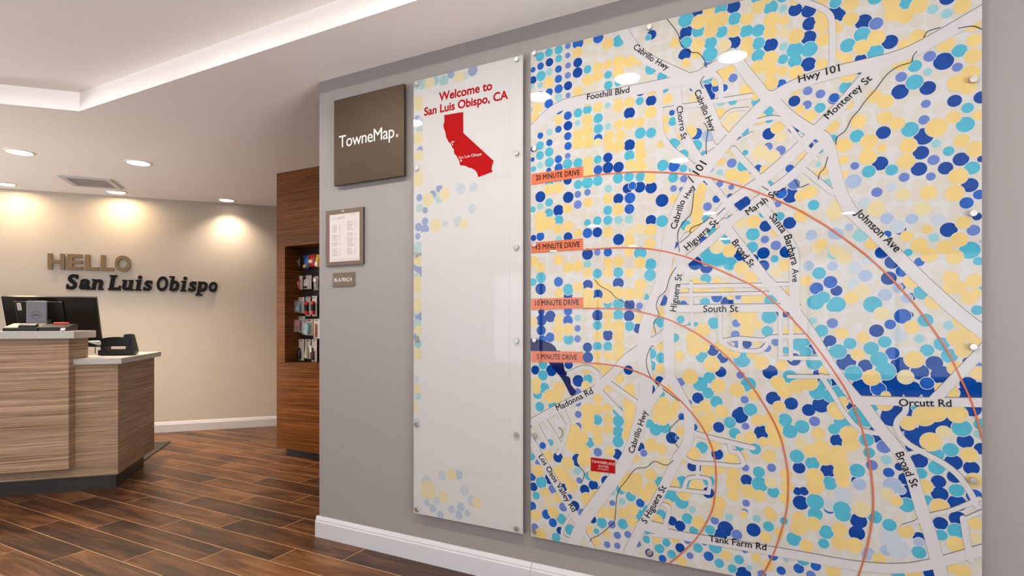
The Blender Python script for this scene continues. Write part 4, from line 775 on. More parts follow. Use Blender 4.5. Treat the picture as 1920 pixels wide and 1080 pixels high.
PINS_MAP = [(2.38, 210.72), (2.25, 169.01), (2.12, 127.28), (1.99, 85.77), (1.99, 44.01), (1.74, 2.68), (153.29, 169.65), (153.1, 128.07), (153.29, 86.53), (152.96, 44.8), (52.13, 2.66), (52.97, 210.31)]
PINS_NARROW = [(3.34, 210.31), (2.85, 168.66), (2.53, 127.18), (1.89, 85.4), (1.4, 43.53), (1.24, 1.92), (57.69, 210.03), (57.42, 168.62), (57.03, 127.17), (56.76, 85.43), (56.49, 43.89), (55.83, 2.0)]
STATE = [(18.07, 192.43), (28.84, 192.09), (28.91, 182.22), (45.24, 166.95), (44.77, 166.02), (44.03, 163.6), (44.57, 162.07), (36.95, 160.53), (36.61, 161.88), (36.26, 162.81), (35.02, 164.15), (33.28, 165.26), (31.87, 165.56), (30.11, 166.57), (28.34, 167.16), (27.28, 167.05), (26.85, 168.19), (26.56, 169.56), (24.98, 172.07), (23.69, 173.46), (23.54, 175.3), (22.67, 176.33), (22.24, 177.31), (21.66, 178.31), (20.78, 179.04), (19.17, 181.73), (18.73, 184.24), (17.7, 186.55), (17.63, 187.79), (18.22, 189.53)]
BAY = [(22.03, 178.73), (22.63, 179.14), (24.14, 178.99), (22.78, 178.84), (22.51, 178.4), (23.09, 177.44), (22.57, 177.76)]
WELCOME = [('Welcome to', (15.25, 199.66), (44.22, 199.59)), ('San Luis Obispo, CA', (6.54, 194.12), (52.33, 193.96))]
CITY = ('San Luis Obispo', (26.4, 170.36), (38.82, 170.48))
CITY_DOT = (27.65, 169.47)
SHEETS = [[(5.58, 207.35), (53.27, 205.47), (53.27, 157.38), (5.26, 161.23)], [(4.78, 137.64), (53.27, 137.27), (52.33, 24.13), (5.74, 24.06)]]
GOODS = [('black', 4.063, 1.666, 0.075, 0.106), ('bluepack', 3.954, 1.657, 0.067, 0.119), ('redpack', 3.886, 1.673, 0.079, 0.109), ('yellowpack', 3.814, 1.669, 0.052, 0.108), ('redwhite', 4.046, 1.473, 0.095, 0.125), ('pattern', 3.939, 1.475, 0.106, 0.124), ('grey', 3.832, 1.463, 0.062, 0.123), ('bluebottle', 4.022, 1.261, 0.094, 0.144), ('redcan', 3.932, 1.232, 0.066, 0.176), ('redcan2', 3.853, 1.232, 0.065, 0.18), ('redclip', 4.019, 1.084, 0.108, 0.149), ('teal', 3.917, 1.061, 0.097, 0.147), ('tube', 3.827, 1.034, 0.078, 0.174), ('blackbottle', 4.02, 0.834, 0.084, 0.192), ('cream', 3.935, 0.851, 0.073, 0.176), ('maroon', 3.855, 0.83, 0.069, 0.198)]


# ------------------------------------------------------------------ room shell
H = 2.5
TRAY = 2.617
DIR = Vector((math.cos(R(-42.2)), math.sin(R(-42.2)), 0))   # along the back wall
NB = Vector((math.sin(R(42.2)), math.cos(R(42.2)), 0))      # behind the back wall
P0 = Vector((0.32, 7.025, 0))

b = MB()
b.box((-10.2, -4.7, -0.06), (4.6, 9.1, 0))
struct(b.build('floor', M_FLOOR))

b = MB()
b.prism([(-0.385, -4.7), (4.6, -4.7), (4.6, 9.1), (-5.461, 9.1), (-0.385, 4.024)], H, TRAY)
struct(b.build('ceiling', M_CEIL))
b = MB()
b.box((-10.2, -4.7, TRAY), (4.6, 9.1, TRAY + 0.08))
struct(b.build('ceiling', M_CEIL))

b = MB()
b.box((0, -4.6, 0), (0.14, 2.365, H))
struct(b.build('wall_right', M_WALL))
WB = Matrix.Translation(P0) @ Matrix.Rotation(R(-42.2), 4, 'Z')
b = MB()
b.box((-2.4, 0, 0), (5.6, 0.12, H), WB)
struct(b.build('wall_back', M_BACK))
b = MB()
b.box((4.46, -4.7, 0), (4.6, 4.0, H))
struct(b.build('wall_far', M_WALL))


def glazed_wall(name, wname, M, w, lo, hi, n):
    """storefront wall in local xz: one opening lo..hi, mullions between n panes"""
    b = MB()
    b.box((0, 0, 0), (lo, 0.14, TRAY), M)
    b.box((hi, 0, 0), (w, 0.14, TRAY), M)
    b.box((lo, 0, 0), (hi, 0.14, 0.12), M)
    b.box((lo, 0, 2.45), (hi, 0.14, TRAY), M)
    struct(b.build(name, M_WALL))
    b = MB()
    for k in range(n + 1):
        a0 = lo + (hi - lo - .06) * k / n
        b.box((a0, 0.03, 0.12), (a0 + .06, 0.1, 2.45), M)
    b.box((lo, 0.03, 0.12), (hi, 0.1, 0.18), M)
    b.box((lo, 0.03, 2.39), (hi, 0.1, 2.45), M)
    struct(b.build(wname, M_TRIM))


glazed_wall('wall_front', 'window_1', Matrix.Translation((4.6, -4.56, 0)) @ Matrix.Rotation(PI, 4, 'Z'), 14.8, 5.9, 9.9, 3)
glazed_wall('wall_left', 'window_2', Matrix.Translation((-10.06, -4.7, 0)) @ Matrix.Rotation(PI / 2, 4, 'Z'), 13.8, 0.3, 13.2, 9)
glazed_wall('wall_side', 'added_window', Matrix.Translation((-10.2, 8.96, 0)), 9.3, 4.8, 8.6, 3)  # unseen opening added to let the side fill light in

BASE = [(0, 0), (0.016, 0), (0.016, 0.082), (0.0125, 0.088), (0.0125, 0.094), (0.008, 0.104), (0.004, 0.112), (0, 0.112)]


def baseboard(name, M, x0, x1):
    b = MB()
    ringa = [(x0, -d, z) for d, z in BASE]
    ringb = [(x1, -d, z) for d, z in BASE]
    b.loft([ringa, ringb], M)
    return struct(b.build(name, M_TRIM))


WR = Matrix.Translation((0, 2.365, 0)) @ Matrix.Rotation(R(-90), 4, 'Z')
baseboard('baseboard_right', WR, -0.016, 1.294)
baseboard('baseboard_right', WR, 1.2955, 6.9)
baseboard('baseboard_back', WB, -2.4, 5.6)
b = MB()
b.box((0.0, 2.365, 0), (0.14, 2.381, 0.088))
b.box((0.0, 2.365, 0.088), (0.14, 2.372, 0.112))
struct(b.build('baseboard_end', M_TRIM))

# ------------------------------------------------------------------ ceiling lamps
def lamp_mat(name, col, s):
    return mat(name, (0.9, 0.9, 0.9, 1), 0.5, emit=col, estr=s)


E_TRAY = lamp_mat('neutral_lamp_lens', (1.0, 0.95, 0.89, 1), TRAY_LAMP)
E_DESK = lamp_mat('warm_lamp_lens', (1.0, 0.84, 0.64, 1), 7.0)
E_WASH = lamp_mat('warm_wash_lens', (1.0, 0.74, 0.44, 1), WASH_LAMP)


def downlight(x, y, z, label, group, em, r=0.072, half=None, watts=0):
    t = thing('recessed_downlight', label, 'ceiling light', (x, y, z), group=group)
    b = MB()
    b.lathe([(r + 0.018, 0), (r + 0.018, -0.004), (r + 0.004, -0.007), (r, -0.004), (r, 0)], 32)
    b.build('trim_ring', M_LGLASS, t, True)
    b = MB()
    if half is None:
        b.poly([(r * math.cos(2 * PI * k / 32), -r * math.sin(2 * PI * k / 32), -0.003) for k in range(32)])
        b.build('lens', em, t)
    else:
        b.poly([(r * math.cos(-PI * k / 20 + half), r * math.sin(-PI * k / 20 + half), -0.003) for k in range(21)])
        b.build('lens', em, t)
        b = MB()
        b.poly([(r * math.cos(-PI * k / 20 + half + PI), r * math.sin(-PI * k / 20 + half + PI), -0.003) for k in range(21)])
        b.build('reflector', M_LGLASS, t)
    if watts:
        d = bpy.data.lights.new('downlight_beam', 'SPOT')
        d.energy = watts
        d.color = (1.0, 0.82, 0.62)
        d.spot_size = R(128)
        d.spot_blend = 0.85
        d.shadow_soft_size = r * 0.8
        o = bpy.data.objects.new('downlight_beam', d)
        o.location = (0, 0, -0.012)
        o.parent = t
        COL.objects.link(o)
    return t


downlight(-0.156, 5.40, H, 'lit recessed ceiling light at the left edge, left of the air vent', 'downlights over the desk', E_DESK, 0.08, watts=DESK_LAMP)
downlight(0.44, 4.887, H, 'lit recessed ceiling light above the vent, between desk and striped wood cabinet', 'downlights over the desk', E_DESK, 0.08, watts=DESK_LAMP)
hb = R(47.8) + PI / 2
downlight(1.70, 5.53, H, 'small lit recessed light close to the back wall beside the wood cabinet', 'downlights along the back wall', E_DESK, 0.07, watts=DESK_LAMP * 0.2)
downlight(0.93, 6.17, H, 'wall-washing recessed light half hidden by the air vent corner', 'downlights along the back wall', E_WASH, 0.075, hb)
downlight(0.25, 6.75, H, 'wall-washing recessed light cut by the left edge near the back wall', 'downlights along the back wall', E_WASH, 0.075, hb)
downlight(-0.50, 7.35, H, 'wall-washing recessed light outside the left edge', 'downlights along the back wall', E_WASH, 0.075, hb)
for i, (x, y) in enumerate(((-1.05, 3.62), (-1.05, 2.5), (-1.05, 1.494), (-1.05, 0.92), (-1.05, 0.34))):  # first lamp is unseen, added to brighten the wall end and fascia
    downlight(x, y, TRAY, 'recessed light in the raised ceiling, all but the added end one mirrored in the map panels', 'raised ceiling downlights', E_TRAY)
for x, y in ((-2.9, 0.98), (-6.36, -0.52), (-5.54, 1.1), (-5.74, 2.77), (-8.0, 1.2), (-8.2, 2.86), (-8.17, 4.45)):
    downlight(x, y, TRAY, 'recessed lobby light behind the viewer, mirrored in the map panel', 'lobby downlights', E_TRAY, 0.075)

# air vent
t = thing('ceiling_air_vent', 'square white ceiling air vent with grey louvres near the back wall', 'air vent', (0.605, 5.95, H), R(-41.5))
b = MB()
for a0, a1, c0, c1 in ((-.2, .2, -.2, -.152), (-.2, .2, .152, .2), (-.2, -.152, -.152, .152), (.152, .2, -.152, .152)):
    b.box((a0, c0, -0.012), (a1, c1, 0))
b.build('vent_frame', M_TRIM, t)
b = MB()
b.box((-.152, -.152, -0.002), (.152, .152, 0))
for k in range(16):
    y = -.143 + k * .019
    b.prism([(y, -0.011), (y + .003, -0.011), (y + .012, -0.003), (y + .009, -0.003)], -.152, .152, Matrix(((0, 0, 1, 0), (1, 0, 0, 0), (0, 1, 0, 0), (0, 0, 0, 1))))
b.build('louvres', mat('grey_louvre', srgb(200, 192, 188), 0.6), t)

# ------------------------------------------------------------------ wall frame helper
RW = Matrix(((0, 0, -1, 0), (-1, 0, 0, 0), (0, 1, 0, 0), (0, 0, 0, 1)))  # local x right, y up, z off the wall


def on_wall(y, z):
    return Matrix.Translation((0, y, z)) @ RW


def standoff(parent, u, v, zf):
    b = MB()
    b.lathe([(0.0085, 0), (0.0085, zf - 0.0062), (0.0085, zf + 0.0006), (0.0105, zf + 0.0006), (0.0105, zf + 0.008), (0.0095, zf + 0.0095), (0.0, zf + 0.0097)], 20, Matrix.Translation((u, v, 0)))
    return b.build('standoff', M_STEEL, parent, True)


def dots_mesh(src, order, rect, z0, mats, halo):
    """printed dots; dots that overlap sit on different ink levels"""
    b = MB()
    lv = z0
    step = 0.000007
    for k in order:
        if k not in src:
            continue
        L = [tuple(float(q) / 100 for q in s.split(',')) for s in src[k].split()]
        L.sort(key=lambda d: -d[1])
        g = 1.06 if k in 'Yy' else 1.0
        for ph in (0, 1):
            if ph == 0 and not halo:
                continue
            b.mi = 0 if ph == 0 else 1 + order.index(k)
            lev = []
            for i, (u, v, r) in enumerate(L):
                rr = r * g + (0.002 if ph == 0 else 0)
                used = {lev[j] for j in range(i) if (L[j][0] - u) ** 2 + (L[j][1] - v) ** 2 < (L[j][2] * g + rr + 0.003) ** 2}
                lev.append(min(x for x in range(40) if x not in used))
                n = 30
                q = [(u + rr * math.cos(2 * PI * j / n), v + rr * math.sin(2 * PI * j / n)) for j in range(n)]
                q = clip_rect(q, *rect)
                if len(q) > 2:
                    b.poly([(x, y, lv + step * lev[-1]) for x, y in q])
            lv += step * (max(lev) + 2)
    return b, lv


# ------------------------------------------------------------------ big map panel
MW, MH = 1.554, 2.122
t = thing('map_panel', 'large glossy acrylic street map covered in blue, aqua and yellow dots', 'wall map', M=on_wall(1.062, 0.238))
ZB, ZF = 0.019, 0.027
b = MB()
b.box((0, 0, ZB), (MW, MH, ZF))
b.build('acrylic_sheet', M_PANEL, t)
RECT = (0, 0, MW, MH)
b, zt = dots_mesh(DOTS_MAP, 'NBPLlCcyY', RECT, ZF + 0.0001, PRINT, True)
b.build('dot_pattern', [M_HALO] + [PRINT[k] for k in 'NBPLlCcyY'], t)
b = MB()
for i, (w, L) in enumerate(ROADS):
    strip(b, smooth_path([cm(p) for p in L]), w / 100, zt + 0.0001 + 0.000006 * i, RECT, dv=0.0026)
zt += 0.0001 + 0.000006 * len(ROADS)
b.mi = 1
for i, (w, L) in enumerate(ROADS):
    strip(b, smooth_path([cm(p) for p in L]), w / 100, zt + 0.0001 + 0.000006 * i, RECT)
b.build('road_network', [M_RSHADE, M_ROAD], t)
zt += 0.0002 + 0.000006 * len(ROADS)
b = MB()
q = clip_rect([cm(p) for p in smooth_path(LAKE + LAKE[:1], 3)][:-1], *RECT)
bm = bmesh.new()
bm.faces.new([bm.verts.new((x, y, zt)) for x, y in q])
bmesh.ops.triangulate(bm, faces=bm.faces[:])
bm.verts.index_update()
b.mesh2([v.co for v in bm.verts], [[v.index for v in f.verts] for f in bm.faces])
bm.free()
b.build('lake_shape', M_LAKE, t)['label'] = 'dark navy lake shape'
b = MB()
b.poly([(x, y, zt) for x, y in map(cm, BLOCK)])
b.build('city_block', PRINT['N'], t)
for L in STREAMS:
    b = MB()
    strip(b, smooth_path([cm(p) for p in L]), 0.0023, zt + 0.0001, RECT)
    b.build('stream_line', M_PINK, t)
for k, L in ARCS.items():
    b = MB()
    strip(b, smooth_path([cm(p) for p in L], 8), 0.0054, zt + 0.0002, RECT, False)
    b.build('drive_time_arc', M_ORANGE, t)
for k, (L, bl) in BANNERS.items():
    b = MB()
    q = clip_rect([cm(p) for p in L], *RECT)
    b.poly([(x, y, zt + 0.0003) for x, y in q][::-1])
    o = b.build('drive_time_banner', M_BANNER, t)
    o['label'] = 'orange banner reading %s MINUTE DRIVE' % k
    b = MB()
    write(b, k + ' MINUTE DRIVE', cm(bl[0]), cm(bl[1]), zt + 0.0004, 0.022, 1.3, 1.05)
    b.build('lettering', M_PINK, o)
b = MB()
b.poly([(x, y, zt + 0.0003) for x, y in map(cm, MARKER)][::-1])
o = b.build('hotel_marker', M_REDP, t)
o['label'] = 'small red marker with white lettering'
b = MB()
for s, p, q in MARKER_TEXT:
    write(b, s, cm(p), cm(q), zt + 0.0004, 0.01 if len(s) > 9 and s[0] == 'T' else 0.0, 1.0, 1.1)
b.build('lettering', M_WHITEP, o)
for s, p, q in STREETS:
    b = MB()
    write(b, s, cm(p), cm(q), zt + 0.0005, 0.010)
    b.build('street_name', M_PINK, t)
for u, v in [(0.02, 0.0268 + 0.4172 * k) for k in range(6)] + [(1.532, 0.0268 + 0.4172 * k) for k in range(6)] + [(0.5215, 0.0268), (1.027, 0.0268), (0.5215, 2.105), (1.027, 2.105)]:
    standoff(t, u, v, ZF)

# ------------------------------------------------------------------ narrow welcome panel
NW, NH = 0.597, 2.12
t = thing('welcome_panel', 'tall narrow milky acrylic panel with red lettering and red state outline', 'wall panel', M=on_wall(1.70, 0.24))
b = MB()
b.box((0, 0, ZB), (NW, NH, ZF))
b.build('acrylic_sheet', M_SHEET, t)
RECT = (0, 0, NW, NH)
b, zt = dots_mesh(DOTS_NARROW, 'PLlCcy', RECT, ZF + 0.0001, SOFT, False)
b.build('dot_pattern', [M_HALO] + [SOFT[k] for k in 'PLlCcy'], t)
for (u0, v0, u1, v1) in ((0.055, 1.592, 0.533, 2.068), (0.048, 0.241, 0.533, 1.376)):
    b = MB()
    b.box((u0, v0, zt), (u1, v1, zt + 0.0006))
    b.build('overlay_sheet', M_SHEET, t)
zt += 0.0008
b = MB()
bm = bmesh.new()
bm.faces.new([bm.verts.new((x, y, zt)) for x, y in map(cm, STATE)])
bmesh.ops.triangulate(bm, faces=bm.faces[:])
bm.verts.index_update()
b.mesh2([v.co for v in bm.verts], [[v.index for v in f.verts] for f in bm.faces])
bm.free()
o = b.build('state_outline', M_REDP, t)
o['label'] = 'red state silhouette'
b = MB()
write(b, CITY[0], cm(CITY[1]), cm(CITY[2]), zt + 0.0002)
b.build('lettering', M_WHITEP, o)
b = MB()
u, v = cm(CITY_DOT)
b.poly([(u + .005 * math.cos(2 * PI * k / 20), v + .005 * math.sin(2 * PI * k / 20), zt + 0.0002) for k in range(20)])
b.build('city_dot', M_WHITEP, o)
b = MB()
strip(b, [cm(p) for p in BAY], 0.003, zt + 0.0002, RECT)
b.build('bay_outline', M_WHITEP, o)
for s, p, q in WELCOME:
    b = MB()
    write(b, s, cm(p), cm(q), zt, 0.034)
    b.build('welcome_text', M_REDP, t)
for u, v in [(0.022, 0.02 + 0.4168 * k) for k in range(6)] + [(0.57, 0.02 + 0.4168 * k) for k in range(6)]:
    standoff(t, u, v, ZF)

# ------------------------------------------------------------------ bronze title sign
t = thing('title_sign', 'square bronze metal sign with white lettering at the wall corner', 'sign', M=on_wall(2.2265, 1.905))
b = MB()
b.bbox((0, 0, 0.014), (0.4685, 0.4565, 0.030), 0.0015)
b.build('sign_plate', M_BRONZE, t)
for u, v in ((.05, .05), (.05, .4), (.41, .05), (.41, .4)):
    b = MB()
    b.lathe([(0.012, 0), (0.012, 0.0141)], 16, Matrix.Translation((u, v, 0)))
    b.build('spacer', M_BLACK, t)
b = MB()
write(b, 'TowneMap', (0.0365, 0.1985), (0.408, 0.1985), 0.0303, -0.008, 1.06, 0.94)
vs, fs = glyphs('®', 0, 0, 0, 3, 1)
b.mesh2([(0.418 + v[0] * .022, 0.1965 + v[1] * .022, 0.0303) for v in vs], fs)
b.build('lettering', M_WHITE, t)

# ------------------------------------------------------------------ framed price list
t = thing('price_list_frame', 'portrait bronze frame holding a printed price list', 'picture frame', M=on_wall(2.304, 1.4825))
FW, FH = 0.2645, 0.298
b = MB()
for a, c in (((0, 0), (.024, FH)), ((FW - .024, 0), (FW, FH)), ((.024, 0), (FW - .024, .02)), ((.024, FH - .022), (FW - .024, FH))):
    b.bbox((a[0], a[1], 0.0085), (c[0], c[1], 0.0125), 0.0008)
b.build('frame', M_FRAME, t)
b = MB()
b.box((.0005, .0005, 0), (FW - .0005, FH - .0005, .0085))
b.build('backing', M_BLACK, t)
b = MB()
b.box((.022, .018, .0085), (FW - .022, FH - .02, .0095))
pp = b.build('price_sheet', mat('list_paper', srgb(190, 180, 175), 0.35), t)
b = MB()
write(b, 'in a pinch', (.042, .247), (.132, .249), .0097, -0.01, 1.1, 1.15)
b.build('list_heading', M_GREYINK, pp)
b = MB()
write(b, 'PRICES', (.178, .262), (.212, .262), .0097)
b.build('list_note', M_GREYINK, pp)
rr = random.Random(3)
for x0, x1, segs in ((.044, .10, ((.215, 6), (.165, 5), (.122, 3), (.088, 6))), (.152, .21, ((.228, 7), (.168, 3), (.142, 7), (.085, 5)))):
    b = MB()
    for ys, n in segs:
        for k in range(n):
            y = ys - k * .0073
            w = rr.uniform(.45, .8) * (x1 - x0)
            b.box((x0, y, .0095), (x0 + w * .5, y + .0022, .0097))
            b.box((x0 + w * .54, y, .0095), (x0 + w, y + .0022, .0097))
            b.box((x1 - .004, y, .0095), (x1 + .003, y + .0022, .0097))
    b.build('list_column', M_GREYINK, pp)
b = MB()
b.box((.026, .024, .0095), (FW - .026, .034, .0097))
b.build('footer_bar', mat('footer_grey', srgb(178, 170, 170), 0.5), pp)
b = MB()
b.poly([(.124 + .008 * math.cos(PI + PI * k / 12), FH - .008 + .005 * math.sin(PI + PI * k / 12), .0127) for k in range(13)])
b.build('frame_notch', M_WHITE, t)

# ------------------------------------------------------------------ small plaque
t = thing('name_plaque', 'small bronze plaque reading IN A PINCH below the framed list', 'sign', M=on_wall(2.2595, 1.3688))
b = MB()
b.bbox((0, 0, 0), (.1548, .0744, .006), 0.0008)
b.build('plate', M_FRAME, t)
b = MB()
write(b, 'IN A PINCH', (.0115, .025), (.136, .026), .0062, -0.005, 1.25, 0.98)
b.build('lettering', M_WHITE, t)

# ------------------------------------------------------------------ letters on the back wall
RB = Matrix.Translation(P0) @ Matrix.Rotation(R(-42.2), 4, 'Z') @ Matrix.Rotation(R(90), 4, 'X')  # x right, y up, z to the room


def letter(parent, ch, u0, u1, v0, v1, z, th, m, bold=0.03, shear=0.0, serifs=()):
    vs, fs = glyphs(ch, bold, 0.5, shear, 8)
    xa, xb = min(v[0] for v in vs), max(v[0] for v in vs)
    ya, yb = min(v[1] for v in vs), max(v[1] for v in vs)
    b = MB()
    sx, sy = (u1 - u0) / (xb - xa), (v1 - v0) / (yb - ya)
    b.mesh2([(u0 + (v[0] - xa) * sx, v0 + (v[1] - ya) * sy, z + (v[2] + 0.5) * th) for v in vs], fs)
    w, h = u1 - u0, v1 - v0
    for fx0, fx1, fy0, fy1 in serifs:
        k = shear * h
        q = []
        for fx, fy in ((fx0, fy0), (fx1, fy0), (fx1, fy1), (fx0, fy1)):
            q.append((u0 + fx * w, v0 + fy * h))
        b.prism(q, z + 0.0004, z + th - 0.0004)
    return b.build('letter_' + ch.lower(), m, parent)


t = thing('hello_sign', 'tan block letters spelling HELLO on the back wall', 'wall sign', M=RB)
us = [(.393, .532), (.556, .682), (.706, .822), (.842, .952), (.963, 1.103)]
for ch, (u0, u1) in zip('HELLO', us):
    e = .004 if ch == 'O' else 0
    letter(t, ch, u0, u1, 1.712 - e, 1.873 + e, 0.006, 0.026, M_LET_TAN, 0.035)
t = thing('city_name_sign', 'black slanted slab-serif letters spelling San Luis Obispo under the tan word', 'wall sign', M=RB)
B0, XH, CH = 1.512, 0.112, 0.158
SH = 0.18
spec = [  # letter, pixel-measured left/right along the wall (m), foot, top, slab serifs
    ('S', .540, .655, 0, CH, ((0, .18, .02, .28), (.82, 1.0, .74, .98))),
    ('a', .668, .775, 0, XH, ((.72, 1.0, 0, .14),)),
    ('n', .790, .905, 0, XH, ((-.05, .34, 0, .14), (.62, 1.05, 0, .14), (.04, .3, .86, 1))),
    ('L', .965, 1.085, 0, CH, ((-.05, .5, 0, .13), (.1, .72, .88, 1), (.86, 1.03, 0, .32))),
    ('u', 1.105, 1.222, 0, XH, ((0, .32, .86, 1), (.55, .8, .86, 1), (.7, 1.02, 0, .14))),
    ('i', 1.245, 1.312, 0, CH * 1.02, ((-.1, .9, 0, .1), (.0, .6, .6, .7))),
    ('s', 1.325, 1.422, 0, XH, ((0, .18, .02, .3), (.82, 1.0, .7, .98))),
    ('O', 1.470, 1.590, 0, CH, ()),
    ('b', 1.605, 1.715, 0, CH * 1.03, ((.0, .32, .9, 1),)),
    ('i', 1.735, 1.802, 0, CH * 1.02, ((-.1, .9, 0, .1), (.0, .6, .6, .7))),
    ('s', 1.815, 1.908, 0, XH, ((0, .18, .02, .3), (.82, 1.0, .7, .98))),
    ('p', 1.905, 2.035, -.042, XH, ((-.1, .5, 0, .1), (.15, .42, .9, 1))),
    ('o', 2.045, 2.145, 0, XH, ()),
]
KU = (1.915 - .546) / (2.145 - .540)
for ch, u0, u1, lo, hi, sf in spec:
    letter(t, ch, .546 + (u0 - .540) * KU, .546 + (u1 - .540) * KU, B0 + lo, B0 + hi, 0.006, 0.026, M_LET_BLK, 0.032, SH, sf)

# ------------------------------------------------------------------ reception desk
DK = Matrix.Translation((-0.0141, 4.313, 0)) @ Matrix.Rotation(R(-45), 4, 'Z')
DL = (-0.0141, 4.313, 0)
XL = -2.3
UX = -0.253            # right end of the raised front
t = thing('reception_desk', 'reception desk in striped taupe laminate with a raised front', 'desk', DL, R(-45))
b = MB()
b.box((XL, 0, .1), (0, .02, .885))
b.box((-.02, .02, .1), (0, .837, .885))
b.box((XL, .02, .1), (-.02, .82, .125))
b.build('lower_panel', M_DESK, t)
b = MB()
b.box((XL, -.104, .184), (UX, .21, 1.068))
b.build('raised_front', M_DESK, t)
b = MB()
b.prism([(XL, .025), (-.02, .025), (-.02, .63), (-.1, .63), (-.1, .1), (XL, .1)], 0, .1)
b.build('toe_kick', M_KICK, t)
b = MB()
b.box((XL, .21, .70), (-.02, .82, .735))
b.build('work_surface', M_STONE, t)
b = MB()
b.bbox((XL, -.14, 1.068), (UX + .043, .228, 1.1175), 0.002)
tag(b.build('transaction_counter', M_STONE), 'grey quartz upper counter slab on the raised desk front', 'countertop').matrix_world = DK
b = MB()
b.prism([(UX, -.03), (.03, -.03), (.03, .915), (-.34, .915), (-.34, .21), (UX, .21)], .885, .924)
tag(b.build('desk_counter', M_STONE), 'lower grey quartz counter slab under the telephone', 'countertop').matrix_world = DK

b = MB()
b.bbox((-1.4, .86, 0), (-.075, 1.64, .009), 0.004)
tag(b.build('floor_mat', mat('black_rubber_mat', srgb(40, 32, 30), 0.5, bump=0.2)), 'black rubber floor mat behind the reception desk', 'floor mat').matrix_world = DK

# monitor seen from behind
MM = DK @ Matrix.Translation((-.60, .60, 1.035))
t = thing('computer_monitor', 'black computer monitor seen from behind with silver stand, tilted towards the clerk', 'monitor', M=MM @ Matrix.Rotation(R(18), 4, 'X'))
b = MB()
b.bbox((-.30, -.012, 0), (.30, .022, .355), 0.004)
b.build('screen_housing', M_SATIN, t)
b = MB()
b.bbox((-.215, -.03, .02), (.085, -.011, .325), 0.004)
hs = b.build('rear_cover', M_BLACK, t)
b = MB()
b.box((-.215, -.031, .322), (.085, -.0295, .3235))
b.build('cover_seam', M_GREYINK, hs)
b = MB()
b.box((-.200, -.0305, .255), (-.176, -.0298, .312))
st = b.build('asset_sticker', M_PAPER, t)
st['label'] = 'white barcode sticker'
b = MB()
for k in range(9):
    b.box((-.194, -.031, .260 + k * .0055), (-.182, -.0304, .2625 + k * .0055))
b.build('barcode', M_INK, st)
# stand stays upright
Mi = (MM @ Matrix.Rotation(R(18), 4, 'X')).inverted()


def stand_part(bm_, name, m, parent=None):
    o = bm_.build(name, m, t)
    o.matrix_local = Mi @ DK
    if parent:
        o.parent = parent
        o.matrix_local = Matrix.Identity(4)
    return o


b = MB()
b.bbox((-.711, .405, .75), (-.588, .425, 1.337), 0.004)
b.box((-.70, .425, 1.08), (-.60, .53, 1.2))
sn = stand_part(b, 'stand_column', M_SILVER)
b = MB()
b.bbox((-.80, .36, .735), (-.53, .60, .752), 0.006)
stand_part(b, 'stand_base', M_SILVER)
b = MB()
cx, cz = -.6495, 1.232
n = 36
for k in range(n):
    a0, a1 = 2 * PI * k / n, 2 * PI * (k + 1) / n
    b.poly([(cx + .034 * math.cos(a0), .4044, cz + .028 * math.sin(a0)), (cx + .034 * math.cos(a1), .4044, cz + .028 * math.sin(a1)), (cx + .031 * math.cos(a1), .4044, cz + .025 * math.sin(a1)), (cx + .031 * math.cos(a0), .4044, cz + .025 * math.sin(a0))])
vs, fs = glyphs('DELL', 0.03, 0, 0, 4, 0.9)
xw = max(v[0] for v in vs)
b.mesh2([(cx - .024 + v[0] / xw * .048, .4044, cz - .007 + v[1] * .021) for v in vs], fs)
stand_part(b, 'maker_badge', M_INK, sn)

# black items on the upper counter
CT = 1.1175
t = thing('desk_organizer', 'low black desk organizer with a pale slanted top on the upper counter', 'desk organizer', M=DK @ Matrix.Translation((-.548, .02, CT)))
b = MB()
b.prism([(-.06, 0), (.13, 0), (.13, .052), (.09, .052), (-.06, .02)], -.10, .09, Matrix(((0, 0, 1, 0), (1, 0, 0, 0), (0, 1, 0, 0), (0, 0, 0, 1))))
b.build('body', M_BLACK, t)
b = MB()
b.prism([(-.045, .022), (.0, .031), (.0, .047), (-.02, .05), (-.045, .040)], -.02, .075, Matrix(((0, 0, 1, 0), (1, 0, 0, 0), (0, 1, 0, 0), (0, 0, 0, 1))))
b.build('clip', M_SATIN, t)
b = MB()
b.prism([(-.05, .0225), (.07, .0482), (.07, .0525), (-.05, .0268)], -.097, -.025, Matrix(((0, 0, 1, 0), (1, 0, 0, 0), (0, 1, 0, 0), (0, 0, 0, 1))))
b.build('note_pad', mat('kraft_paper', srgb(170, 150, 120), 0.7), t)
t = thing('card_terminal', 'flat dark card terminal with a red top and a white sticker', 'card terminal', M=DK @ Matrix.Translation((-.372, .04, CT)))
b = MB()
b.prism([(-.08, 0), (.09, 0), (.09, .048), (.04, .048), (-.08, .026)], -.075, .085, Matrix(((0, 0, 1, 0), (1, 0, 0, 0), (0, 1, 0, 0), (0, 0, 0, 1))))
b.build('body', M_SATIN, t)
b = MB()
b.bbox((-.04, .035, .048), (.035, .085, .060), 0.004)
b.build('red_cover', mat('red_rubber', srgb(214, 60, 48), 0.5), t)
b = MB()
b.prism([(.045, .004), (.072, .004), (.078, .021), (.051, .021)], .0802, .0812, Matrix(((1, 0, 0, 0), (0, 0, -1, 0), (0, 1, 0, 0), (0, 0, 0, 1))))
b.build('sticker', M_PAPER, t)

